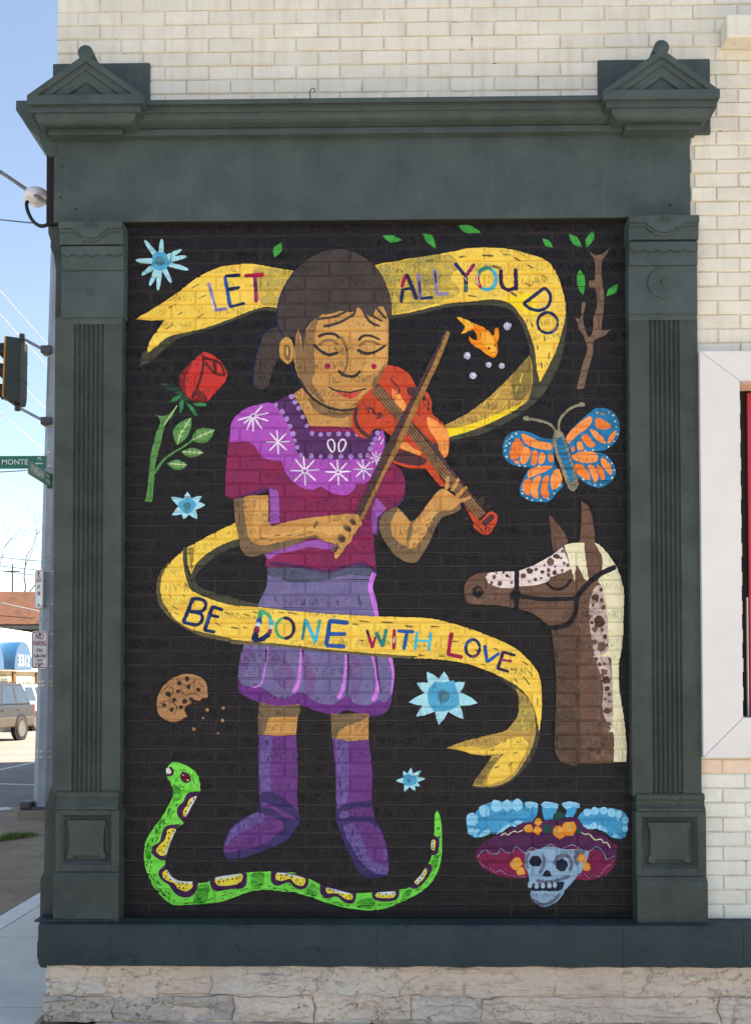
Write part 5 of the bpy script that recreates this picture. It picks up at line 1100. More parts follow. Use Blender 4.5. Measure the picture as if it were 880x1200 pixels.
tr = spline(parse('95,392 120,420 150,432 180,448 205,440 235,462 290,470 330,474'), False, 2.6) + spline(parse('610,470 640,462 660,478 690,464 712,472 740,430 770,410 785,388'), False, 2.6)
for i, (x_, y_) in enumerate(tr): emit(C['feap'], [(x_ + .6 * math.cos(t), y_ + .6 * math.sin(t)) for t in (0, 1.26, 2.5, 3.8, 5.0)])
part(k_, 'hat_leaf'); dot(C['hgrn'], 503, 162, 30, 22); dot(C['hgrn'], 440, 226, 17, 28); dot(C['hgrn'], 474, 236, 14, 24); dot(C['hgrn'], 604, 236, 14, 18)
part(k_, 'skull')
F(C['sk'], '335,345! 400,331 465,318 530,331 600,330 662,345! 650,382 630,430 590,482 545,532 510,582 470,616 420,626 375,602 357,562 366,532 344,528 350,490 345,450 327,410')
S(C['sks'], '420,360 430,390 418,430 405,455', 4); S(C['sks'], '480,410 495,375 530,362 560,375 570,410 560,440', 4); S(C['sks'], '350,350 335,390 345,430', 4); S(C['sks'], '390,492 440,500 500,490 560,470', 4); S(C['sks'], '600,340 590,380 600,410', 5); S(C['sks'], '370,590 420,615 470,600 510,560', 4); F(C['sks'], '580,335 640,335 640,350 600,370')
part(k_, 'eye_socket'); dot(C['skn'], 385, 392, 33, 29); dot(C['skn'], 518, 412, 31, 34)
part(k_, 'nose_hole'); F(C['skn'], '418,468! 428,445 442,437 458,445 468,470! 443,474')
part(k_, 'mouth'); F(C['skn'], '350,508! 420,505 500,500 532,497! 520,538 470,548 420,545 365,548!')
part(k_, 'tooth')
for x_, y_ in ((355, 516), (389, 520), (422, 518), (455, 517), (484, 515)): dot(C['tooth'], x_, y_, 12, 15, 0, .06)
for x_ in (372, 396, 420, 444, 468, 490): dot(C['tooth'], x_, 552, 9, 7)
for k, (x_, y_, r) in enumerate(((345, 225, 23), (397, 190, 20), (393, 234, 21), (507, 243, 33), (560, 222, 38), (283, 405, 32), (308, 444, 24), (622, 378, 22), (645, 421, 23))):
    part(k_, 'marigold' + ('.%d' % k if k else '')); dot(C['mari'], x_, y_, r, r, 0, .18); dot(C['maril'], x_ - r * .1, y_ - r * .1, r * .62)

# ---------------- drape every painted shape over the brick relief and build the parts
def inside(poly, x, y):
    c = False; j = len(poly) - 1
    for i in range(len(poly)):
        if (poly[i][1] > y) != (poly[j][1] > y) and x < (poly[j][0] - poly[i][0]) * (y - poly[i][1]) / (poly[j][1] - poly[i][1]) + poly[i][0]: c = not c
        j = i
    return c
def drape(poly, off):
    """triangulate an outline together with the joint lines under it and lift it onto the bricks"""
    pts = [at(x, y, 0) for x, y in poly]; pts = [(p.x, p.z) for p in pts]
    q = [pts[0]]
    for p in pts[1:]:
        if math.hypot(p[0] - q[-1][0], p[1] - q[-1][1]) > .0006: q.append(p)
    if len(q) < 3: return [], []
    if sum(q[i - 1][0] * q[i][1] - q[i][0] * q[i - 1][1] for i in range(len(q))) < 0: q.reverse()
    x0, x1 = min(p[0] for p in q), max(p[0] for p in q); z0, z1 = min(p[1] for p in q), max(p[1] for p in q)
    verts = [Vector(p) for p in q]; n = len(q); edges = []
    def seg(a, b):
        edges.append((len(verts), len(verts) + 1)); verts.append(Vector(a)); verts.append(Vector(b))
    e = .004
    for k in range(course(z0) - 1, course(z1) + 2):
        zz = zb_ + k * PM
        for d in (0, JM, JM + BV, PM - BV):
            if z0 < zz + d < z1: seg((x0 - e, zz + d), (x1 + e, zz + d))
        if zz + PM < z0 or zz + JM > z1: continue
        i0, _ = brick_index(k, x0); i1, _ = brick_index(k, x1)
        for i in range(i0, i1 + 2):
            xa = brick_index(k, XA + (0 if (NC - k) % 2 == 0 else LM * .54) + (i + .5) * LM)[1]
            for d in (0, JM, JM + BV, -BV):
                if x0 < xa + d < x1: seg((xa + d, max(z0 - e, zz + JM)), (xa + d, min(z1 + e, zz + PM)))
    vo, _, fo, _, _, of = geometry.delaunay_2d_cdt(verts, edges, [list(range(n))], 0, 1e-6)
    fs = [list(f) for f, o in zip(fo, of) if o]
    want = abs(sum(q[i - 1][0] * q[i][1] - q[i][0] * q[i - 1][1] for i in range(n))) / 2
    tri = lambda f: abs((vo[f[1]].x - vo[f[0]].x) * (vo[f[2]].y - vo[f[0]].y) - (vo[f[2]].x - vo[f[0]].x) * (vo[f[1]].y - vo[f[0]].y)) / 2
    if abs(sum(tri(f) for f in fs if len(f) == 3) - want) > .03 * want:      # an outline that crosses itself: keep the triangles that lie inside it
        vo, _, fo, _, _, of = geometry.delaunay_2d_cdt(verts, edges + [(i, (i + 1) % n) for i in range(n)], [], 0, 1e-6)
        fs = []
        for f in fo:
            f = list(f); cx_, cz_ = sum(vo[i].x for i in f) / len(f), sum(vo[i].y for i in f) / len(f)
            if inside(q, cx_, cz_): fs.append(f)
    used = sorted(set(i for f in fs for i in f)); mp = {i: k for k, i in enumerate(used)}
    vv = [(vo[i].x, -relief(vo[i].x, vo[i].y) - off, vo[i].y) for i in used]
    return vv, [[mp[i] for i in f] for f in fs]
FINE = {'brush_dash', 'wing_dot', 'dotted_trim', 'scale_dash', 'speckle', 'spot', 'chip', 'crumb', 'tooth'}      # too small to pick apart
RENAME = {'lettering': 'letter', 'embroidery': 'embroidered_star'}
boxes = []; groups = {}; clusters = {}
def cluster(p, s, b):
    """separate pieces of one sub-part become objects of their own"""
    if s == '' or s.split('.')[0] in FINE: return 0
    cl = clusters.setdefault((p, s), []); hit = [c for c in cl if any(b[0] < q[1] and b[1] > q[0] and b[2] < q[3] and b[3] > q[2] for q in c[1])]
    if not hit: cl.append([len(cl), [b]]); return len(cl) - 1
    hit[0][1].append(b); return hit[0][0]
for (p, s, m, poly) in SHAPES:
    bx0, bx1 = min(a for a, b in poly), max(a for a, b in poly); by0, by1 = min(b for a, b in poly), max(b for a, b in poly)
    lay = 0
    for (c0, c1, d0, d1, l) in boxes:
        if l > lay and c0 < bx1 and c1 > bx0 and d0 < by1 and d1 > by0: lay = l
    lay += 1; boxes.append((bx0, bx1, by0, by1, lay))
    vv, ff = drape(poly, .0006 + lay * .00016)
    if not ff: continue
    g_ = groups.setdefault((p, s, cluster(p, s, (bx0, bx1, by0, by1))), (MB(), [])); mb_, mats = g_
    if m not in mats: mats.append(m)
    mb_.add(vv, ff, mats.index(m), False)
MAXLAY = max(b[4] for b in boxes)
def film(name, mb_, mats, parent):
    me = bpy.data.meshes.new(name); me.from_pydata(mb_.v, [], mb_.f)
    for m in mats: me.materials.append(m)
    me.polygons.foreach_set('material_index', mb_.m); me.update()
    # face the street
    bm = bmesh.new(); bm.from_mesh(me)
    fl = [f for f in bm.faces if f.normal.y > 0]
    if fl: bmesh.ops.reverse_faces(bm, faces=fl)
    bm.to_mesh(me); bm.free()
    return link(name, me, parent)
LAB = {'painted_girl': 'girl with closed eyes in a purple blouse playing the violin', 'painted_violin': 'orange violin held under the girl\'s chin', 'painted_bow': 'brown violin bow in the girl\'s hand', 'painted_rose': 'red rose with green leafy stem', 'painted_branch': 'bare brown branch', 'painted_goldfish': 'orange goldfish among bubbles',
       'painted_butterfly': 'orange and blue butterfly', 'painted_horse': 'brown speckled horse head with cream mane and black bridle', 'painted_cookie': 'bitten chocolate chip cookie with crumbs', 'painted_snake': 'green snake with purple and yellow patches', 'painted_skull': 'pale blue skull in a plum hat with blue feathers',
       'painted_banner.0': 'yellow banner end reading LET', 'painted_banner.1': 'yellow folded banner reading ALL YOU DO', 'painted_banner.2': 'long yellow banner reading BE DONE WITH LOVE'}
made = {}
for (p, s, cl), (mb_, mats) in groups.items():
    nm = p.split('.')[0]
    if s == '':
        o = film(nm, mb_, mats, mural); o.location = MO; made[p] = o
    else:
        if p not in made: made[p] = empty(nm, tuple(MO), mural)
        o = film(RENAME.get(s, s.split('.')[0]), mb_, mats, made[p])
        if s.split('.')[0] in FINE: o['kind'] = 'stuff'
    if p in LAB: made[p]['label'] = LAB[p]

# ---------------- the bricks of the mural panel: the 300 least covered by paint as pieces, the rest joined
big = []
for (p, s, m, poly), b in zip(SHAPES, boxes):
    if (b[1] - b[0]) * (b[3] - b[2]) > 400: big.append(([((at(x, y, 0).x), at(x, y, 0).z) for x, y in poly[::2]]))
bb = [(min(a for a, _ in q), max(a for a, _ in q), min(b for _, b in q), max(b for _, b in q)) for q in big]
cand = []
for k in range(course(MZ0), course(MZ1) + 1):
    z0 = max(zb_ + k * PM + JM, MZ0); z1 = min(zb_ + (k + 1) * PM, MZ1)
    if z1 - z0 < .012: continue
    i, xa = brick_index(k, MX0)
    while xa < MX1:
        i, _ = brick_index(k, xa + LM / 2)
        a, b = max(xa + JM, MX0), min(xa + LM, MX1)
        if b - a > .02:
            cov = 0
            for u in (.12, .37, .63, .88):
                for v in (.25, .75):
                    x_, z_ = a + (b - a) * u, z0 + (z1 - z0) * v
                    if any(B[0] < x_ < B[1] and B[2] < z_ < B[3] and inside(q, x_, z_) for q, B in zip(big, bb)): cov += 1
            cand.append(((8 - cov) / 8 * (b - a) * (z1 - z0), a, b, z0, z1, face_off(k, i)))
        xa += LM
cand.sort(key=lambda t: -t[0])
_mb = {}
def mbrick(w, h, var):
    key = (round(w, 3), round(h, 3), var)
    if key not in _mb:
        rnd = random.Random(var * 31 + int(w * 1000)); j = lambda: rnd.uniform(-.0009, .0009)
        fr = [(-w / 2 + BV + j(), 0, -h / 2 + BV + j()), (w / 2 - BV + j(), 0, -h / 2 + BV + j()), (w / 2 - BV + j(), 0, h / 2 - BV + j()), (-w / 2 + BV + j(), 0, h / 2 - BV + j())]
        ed = [(x_, DEP, z_) for x_, z_ in ((-w / 2, -h / 2), (w / 2, -h / 2), (w / 2, h / 2), (-w / 2, h / 2))]; bk = [(p[0], .012, p[2]) for p in ed]
        f = [(0, 1, 2, 3)] + [(4 + i, 4 + (i + 1) % 4, (i + 1) % 4, i) for i in range(4)] + [(8 + i, 8 + (i + 1) % 4, 4 + (i + 1) % 4, 4 + i) for i in range(4)]
        m_ = MB(); m_.add(fr + ed + bk, f); _mb[key] = m_.mesh('brick', M_BLACK_BRICK)
    return _mb[key]
rest = MB()
for n_, (sc_, a, b, z0, z1, fo_) in enumerate(cand):
    me = mbrick(b - a, z1 - z0, n_ % 5); loc = Vector(((a + b) / 2, -fo_, (z0 + z1) / 2))
    if n_ < 300: link('brick', me, mural, loc + MO)
    else: rest.add([v.co + loc for v in me.vertices], [tuple(p.vertices) for p in me.polygons])
o = rest.build('painted_over_bricks', M_BLACK_BRICK, mural); o.location = MO; o['kind'] = 'stuff'
print('mural shapes', len(SHAPES), 'layers', MAXLAY, 'bricks', len(cand))

# ================================================================== the street to the left
def atX(px, py, X):
    r = ray(px, py); t = (X - CX) / r.x
    return Vector((X, CY + r.y * t, CZ + r.z * t))
PB = ground(52, 957); PYp = PB.y; KP = (PYp - CY) / 1200
M_SIGNAL = plain('signal_housing', (46, 51, 45), 0.5, (38, 43, 38), 4.0); M_SIG_Y = plain('signal_yellow', (206, 140, 40), 0.5); M_BLACKP = plain('black_visor', (26, 27, 34), 0.45)
M_SGREEN = plain('sign_green', (22, 116, 92), 0.4, (18, 104, 84), 3.0); M_SWHITE = plain('sign_white', (226, 224, 222), 0.4, (214, 212, 212)); M_SRED = plain('sign_red', (170, 56, 58), 0.4)
# --- pole
pole = tag(empty('signal_pole', tuple(PB)), 'tall grey tapered steel pole at the pavement edge carrying the traffic signal and street signs', 'pole')
def on(mb, name, m, parent, bevel=0, root=PB):
    o = mb.build(name, m, parent, bevel)
    o.location = -Vector(root); return o
mb = MB(); n = 8
LEAN = .019; ZPT = at(60, 296, PYp).z
prof = [(.128, .0), (.124, .3), (.085, ZPT)]
vv = []; ff = []
for r, h in prof:
    for j in range(n): t = 2 * math.pi * (j + .5) / n; vv.append((PB.x + LEAN * h + r * math.cos(t), PB.y + r * math.sin(t), h))
for i in range(2):
    for j in range(n): ff.append((i * n + j, i * n + (j + 1) % n, (i + 1) * n + (j + 1) % n, (i + 1) * n + j))
ff.append(tuple(range(2 * n, 3 * n))); mb.add(vv, ff); on(mb, 'shaft', M_GALV, pole)
def pr(z): return .124 - (.124 - .085) * max(0, z - .3) / (ZPT - .3)
mb = MB(); mb.lathe([(.09, 0), (.088, .03), (.0, .05)], (PB.x + LEAN * ZPT, PB.y, ZPT), 'z', 8); on(mb, 'cap', M_GALV, pole)
mb = MB(); mb.box(PB.x - .24, PB.x + .24, PB.y - .24, PB.y + .24, -.02, .10); on(mb, 'footing', M_OLD_CONC, pole, .02)
mb = MB(); mb.box(PB.x - .235, PB.x - .10, PB.y - .2, PB.y - .02, .095, .20); on(mb, 'bolt_cover', M_DARK_METAL, pole, .03)
mb = MB(); mb.box(PB.x - .17, PB.x + .17, PB.y - .17, PB.y + .17, .095, .13); on(mb, 'base_plate', M_DARK_METAL, pole, .01)
for py in (653, 660, 670.5, 708.5, 726, 743.5, 781, 798.5, 803.5, 880, 886.5, 420, 501, 532, 548, 557, 568):
    z_ = at(52, py, PYp).z; r_ = pr(z_) + .005; mb = MB(); mb.lathe([(r_, -.010), (r_, .010)], (PB.x + LEAN * z_, PB.y, z_), 'z', 8, 0, False); on(mb, 'steel_band', M_BAND if py not in (653, 660, 726) else M_GALV, pole)
# --- traffic signal
SP = at(18, 436, PYp)
sig = tag(empty('traffic_signal', tuple(SP)), 'three lens traffic signal seen from behind, held off the grey pole by two arms', 'signal')
def V(px, py, dY=0): return at(px, py, PYp + dY)
mb = MB(); a, b = V(11.5, 398), V(28.5, 471)
mb.prism([(V(11.5, 397.5).x, V(11.5, 397.5).z), (V(29, 400).x, V(29, 400).z), (V(28, 466).x, V(28, 466).z), (V(26.5, 474).x, V(26.5, 474).z), (V(16, 475).x, V(16, 475).z), (V(9.5, 469).x, V(9.5, 469).z)], 'y', PYp - .13, PYp + .13); on(mb, 'housing', M_SIGNAL, sig, .012, SP)
for q in range(2):
    mb = MB(); z_ = V(18, 422.5 + 24 * q).z; mb.box(V(10.3, 430).x, V(28.8, 430).x, PYp - .133, PYp + .133, z_ - .004, z_ + .004); on(mb, 'section_joint', M_SIGNAL, sig, 0, SP)
mb = MB(); mb.prism([(V(7.5, 469).x, V(7.5, 469).z), (V(9.6, 469).x, V(9.6, 469).z), (V(12.6, 398).x, V(12.6, 398).z), (V(10.5, 398).x, V(10.5, 398).z)], 'y', PYp - .135, PYp + .135); on(mb, 'door', M_SIG_Y, sig, .004, SP)
for q, py in enumerate((412, 436, 460)):
    c = V(9.5 - q * .7, py); mb = MB(); R0 = .105; vv = []; ff = []; n = 14
    for i in range(n + 1):
        t = rad(-40 + 260 * i / n)
        for h, rr in ((0, R0), (-.24, R0 * .97), (-.24, R0 * .92), (0, R0 * .94)): vv.append(c + Vector((h * (1 if h == 0 else (.6 + .4 * math.sin(t))), rr * math.cos(t), rr * math.sin(t))))
    for i in range(n):
        for j in range(4): ff.append((4 * i + j, 4 * i + 4 + j, 4 * i + 4 + (j + 1) % 4, 4 * i + (j + 1) % 4))
    mb.add(vv, ff, 0, False); on(mb, 'visor', M_BLACKP, sig, 0, SP)
    mb = MB(); mb.lathe([(.10, -.012), (.07, -.03), (.02, -.038)], c, 'x', 16); on(mb, 'lens', plain('signal_lens', ((120, 20, 20), (130, 90, 20), (20, 90, 60))[q], .3), sig, 0, SP)
for (p, q, e) in (((26.5, 396), (57, 413), (24, 396.5)), ((21, 477), (57, 496), (20.5, 472))):
    mb = MB(); mb.tube([V(*e), V(*p), V(*q)], .019, 8); on(mb, 'mounting_arm', M_GALV, sig, 0, SP)
    mb = MB(); c = V(*p); mb.lathe([(.0, -.05), (.036, -.045), (.036, .045), (0, .05)], c, 'z', 10); on(mb, 'elbow', M_DARK_METAL, sig, 0, SP)
    mb = MB(); c = V(q[0] + .5, q[1]); mb.box(c.x - .055, c.x + .07, PYp - .14, PYp + .02, c.z - .045, c.z + .045); on(mb, 'pole_clamp', M_DARK_METAL, sig, .008, SP)
# --- street signs
def text_on(parent, s, size, pos, rotz, m, root, sx=1.0, sz=1.0, name='lettering'):
    me = text_mesh(s, size); me.transform(Matrix.Diagonal((sx, sz, 1, 1))); me.transform(Matrix.Rotation(rad(90), 4, 'X')); me.materials.clear(); me.materials.append(m)
    o = link(name, me, parent, Vector(pos) - Vector(root)); o.rotation_euler.z = rotz; return o
SY = -.09
p, q = V(-34, 534.5, SY), V(54, 549, SY); root = p
sg = tag(empty('street_sign', tuple(root)), 'green street name sign reading MONTE PL with a left arrow', 'sign')
mb = MB(); mb.box(p.x, q.x, PYp + SY, PYp + SY + .012, q.z, p.z); on(mb, 'plate', M_SGREEN, sg, .002, root)
k = (PYp + SY - CY) / 1200
text_on(sg, 'MONTE', 9.0 * k, V(18, 541.8, SY) + Vector((0, -.003, 0)), 0, M_SWHITE, root, 1.02, 1.0)
text_on(sg, 'PL', 5.0 * k, V(47.2, 537.6, SY) + Vector((0, -.003, 0)), 0, M_SWHITE, root)
mb = MB(); c = V(46.5, 543.2, SY); y_ = PYp + SY - .003
mb.add([(c.x - 4.6 * k, y_, c.z), (c.x - 2.2 * k, y_, c.z + 1.5 * k), (c.x - 2.2 * k, y_, c.z + .6 * k), (c.x + 4.4 * k, y_, c.z + .6 * k), (c.x + 4.4 * k, y_, c.z - .6 * k), (c.x - 2.2 * k, y_, c.z - .6 * k), (c.x - 2.2 * k, y_, c.z - 1.5 * k)], [(0, 1, 2, 3, 4, 5, 6)]); on(mb, 'arrow', M_SWHITE, sg, 0, root)
p2 = at(60.5, 563.5, PYp - .1); lo, hi = PYp - 3, PYp
for _ in range(40):
    mid = (lo + hi) / 2
    if at(34.5, 547, mid).z < p2.z: lo = mid
    else: hi = mid
p1 = at(34.5, 547, mid); root = p1; d = (p2 - p1); L = d.length; ang = math.atan2(d.y, d.x)
sg = tag(empty('street_sign', tuple(root)), 'green street name sign reading WARSAW AV angled out from the pole', 'sign')
sg.rotation_euler.z = ang
mb = MB(); mb.box(0, L, .0, .012, -.082, .082); mb.build('plate', M_SGREEN, sg, .002)
h_ = text_on(sg, 'WARSAW', .135, (L * .36, -.003, 0), 0, M_SWHITE, (0, 0, 0), 1.0, 1.0); bx = h_.dimensions.x or .5
h_.scale.x = L * .60 / max(.05, max(v.co.x for v in h_.data.vertices) - min(v.co.x for v in h_.data.vertices))
o = text_on(sg, 'AV', .06, (L * .83, -.003, .03), 0, M_SWHITE, (0, 0, 0), 1.2); o = text_on(sg, '3325', .06, (L * .83, -.003, -.035), 0, M_SWHITE, (0, 0, 0), 1.2)
mb = MB(); mb.box(L - .01, L + .05, -.01, .05, -.09, .09); mb.build('bracket', M_DARK_METAL, sg, .004)
def reg_sign(cx, cy, w, h, rot, label, rows, dY=-.15):
    root = V(cx, cy, dY); s = tag(empty('parking_sign', tuple(root)), label, 'sign'); s.rotation_euler.z = rot
    def rr(w, h, r, y):
        out = []
        for sx, sz, a0 in ((1, 1, 0), (-1, 1, 90), (-1, -1, 180), (1, -1, 270)):
            for i in range(5): t = rad(a0 + 22.5 * i); out.append((sx * (w / 2 - r) + r * math.cos(t), sz * (h / 2 - r) + r * math.sin(t)))
        return out
    mb = MB(); mb.prism(rr(w, h, .035, 0), 'y', 0, .004); pl = mb.build('plate', M_SWHITE, s)
    mb = MB(); oo, ii = rr(w * .93, h * .955, .03, 0), rr(w * .87, h * .915, .025, 0); n = len(oo)
    mb.add([(a, -.002, b) for a, b in oo] + [(a, -.002, b) for a, b in ii], [(i, (i + 1) % n, n + (i + 1) % n, n + i) for i in range(n)]); mb.build('border', M_SRED, s)
    for t_, z_, sz, wd in rows:
        o = text_on(s, t_, sz, (0, -.003, z_), 0, M_SRED, (0, 0, 0)); xs_ = [v.co.x for v in o.data.vertices]; o.scale.x = wd / (max(xs_) - min(xs_))
    for z_ in (-.42 * h, .42 * h):
        mb = MB(); mb.lathe([(.012, 0), (.012, -.008), (0, -.009)], (0, 0, z_), 'y', 8); mb.build('bolt', M_DARK_METAL, s)
reg_sign(47, 761.5, .19, .455, rad(6), 'white and red sign reading NO PARKING FRI strapped to the grey pole', [('NO', .155, .10, .09), ('PARKING', .075, .085, .15), ('FRI', -.01, .065, .065), ('3AM-7AM', -.075, .06, .135), ('STREET', -.128, .04, .08), ('CLEANING', -.17, .04, .1)])
reg_sign(46, 690, .20,   .455, rad(-44), 'white and red parking sign seen nearly edge on, above the NO PARKING FRI sign', [('NO', .16, .09, .08), ('PARKING', .10, .07, .13), ('ANY', .02, .07, .08), ('TIME', -.06, .07, .1)], -.16)

# --- overhead wires
M_WIRE_L = plain('weathered_wire', (186, 182, 180), 0.4, metal=.3); M_WIRE_D = plain('dark_wire', (70, 84, 100), 0.5); M_CABLE = plain('service_cable', (84, 78, 72), 0.6, (130, 122, 112), 20.0); M_BLACKC = plain('black_cable', (30, 32, 40), 0.5)
def wire(a, b, r, m, lab, grp, Y=24, dy=4, sag=.15):
    A, B_2 = at(a[0], a[1], Y), at(b[0], b[1], Y + dy); e = (B_2 - A); A = A - e * .9; B_2 = B_2 + e * 1.6
    pts = [A.lerp(B_2, t / 12) + Vector((0, 0, -sag * 4 * (t / 12) * (1 - t / 12) + sag * .95)) for t in range(13)]
    mb = MB(); mb.tube(pts, r, 6); o = mb.build('overhead_wire', m); tag(o, lab, 'wire', grp)
for a, b in (((0, 341), (57, 404)), ((0, 369), (58, 431)), ((29, 455), (56, 481)), ((0, 484), (54, 529)), ((0, 564), (50, 589)), ((0, 592), (50, 619)), ((0, 620), (50, 647))):
    wire(a, b, .013, M_WIRE_L, 'pale overhead wire running diagonally down across the sky', 'pale diagonal overhead wires')
for a, b in (((0, 653.5), (48, 657.5)), ((0, 663.5), (46, 668)), ((0, 669.3), (43, 674))):
    wire(a, b, .018, M_WIRE_D, 'dark overhead wire running level above the brown roof', 'dark level overhead wires', 40, 0, .1)
wire((0, 553.5), (34, 551), .016, M_WIRE_D, 'dark overhead wire meeting the pole beside the WARSAW sign', None, 26, 0, .05)
# --- service drop at the building corner
def cable(name, pts, r, m, label, n=8, far=0):
    P = [(at(a, b, c)) for a, b, c in pts]; pp = []
    if far: e_ = (P[0] - P[1]).normalized(); P = [P[0] + e_ * far * t + Vector((0, 0, .012 * (far * t) ** 2 * .15)) for t in (1, .75, .5, .25)] + P
    for i in range(len(P) - 1):
        p0, p1, p2, p3 = P[max(0, i - 1)], P[i], P[i + 1], P[min(len(P) - 1, i + 2)]
        for j in range(5):
            t = j / 5; pp.append(.5 * (2 * p1 + (p2 - p0) * t + (2 * p0 - 5 * p1 + 4 * p2 - p3) * t * t + (3 * p1 - p0 - 3 * p2 + p3) * t ** 3))
    pp.append(P[-1]); mb = MB(); mb.tube(pp, r, n); return tag(mb.build(name, m), label, 'cable')
cable('service_cable', [(-40, 178, 1.2), (0, 201, .7), (30, 221, .45), (60, 241, .25)], .0105, M_CABLE, 'thick weathered power cable slanting down to the corner of the green surround', 8, 14)
cable('drip_loop', [(33, 236, .36), (31.5, 240, .35), (34, 250, .34), (40, 260, .33), (49, 265, .32), (60, 262, .3)], .0095, M_BLACKC, 'black cable hanging in a loop below the white porcelain insulator')
cable('telephone_wire', [(-40, 254, 1.6), (0, 257.5, .8), (20, 259.5, .55), (40, 261.5, .34)], .0035, M_BLACKC, 'thin black wire running level to the cable loop', 6, 14)
c = at(43.5, 232, .42); mb = MB(); r_ = 15.5 * (CY * -1 + .42) / 1200
mb.lathe([(0, r_ * .78), (r_ * .45, r_ * .72), (r_ * .8, r_ * .5), (r_, .0), (r_ * .96, -r_ * .22), (r_ * .55, -r_ * .30), (r_ * .5, -r_ * .52), (0, -r_ * .55)], c, 'z', 24)
tag(mb.build('porcelain_insulator', plain('porcelain', (232, 228, 234), .25, (222, 218, 226))), 'round white porcelain insulator beside the corner of the green surround', 'insulator')

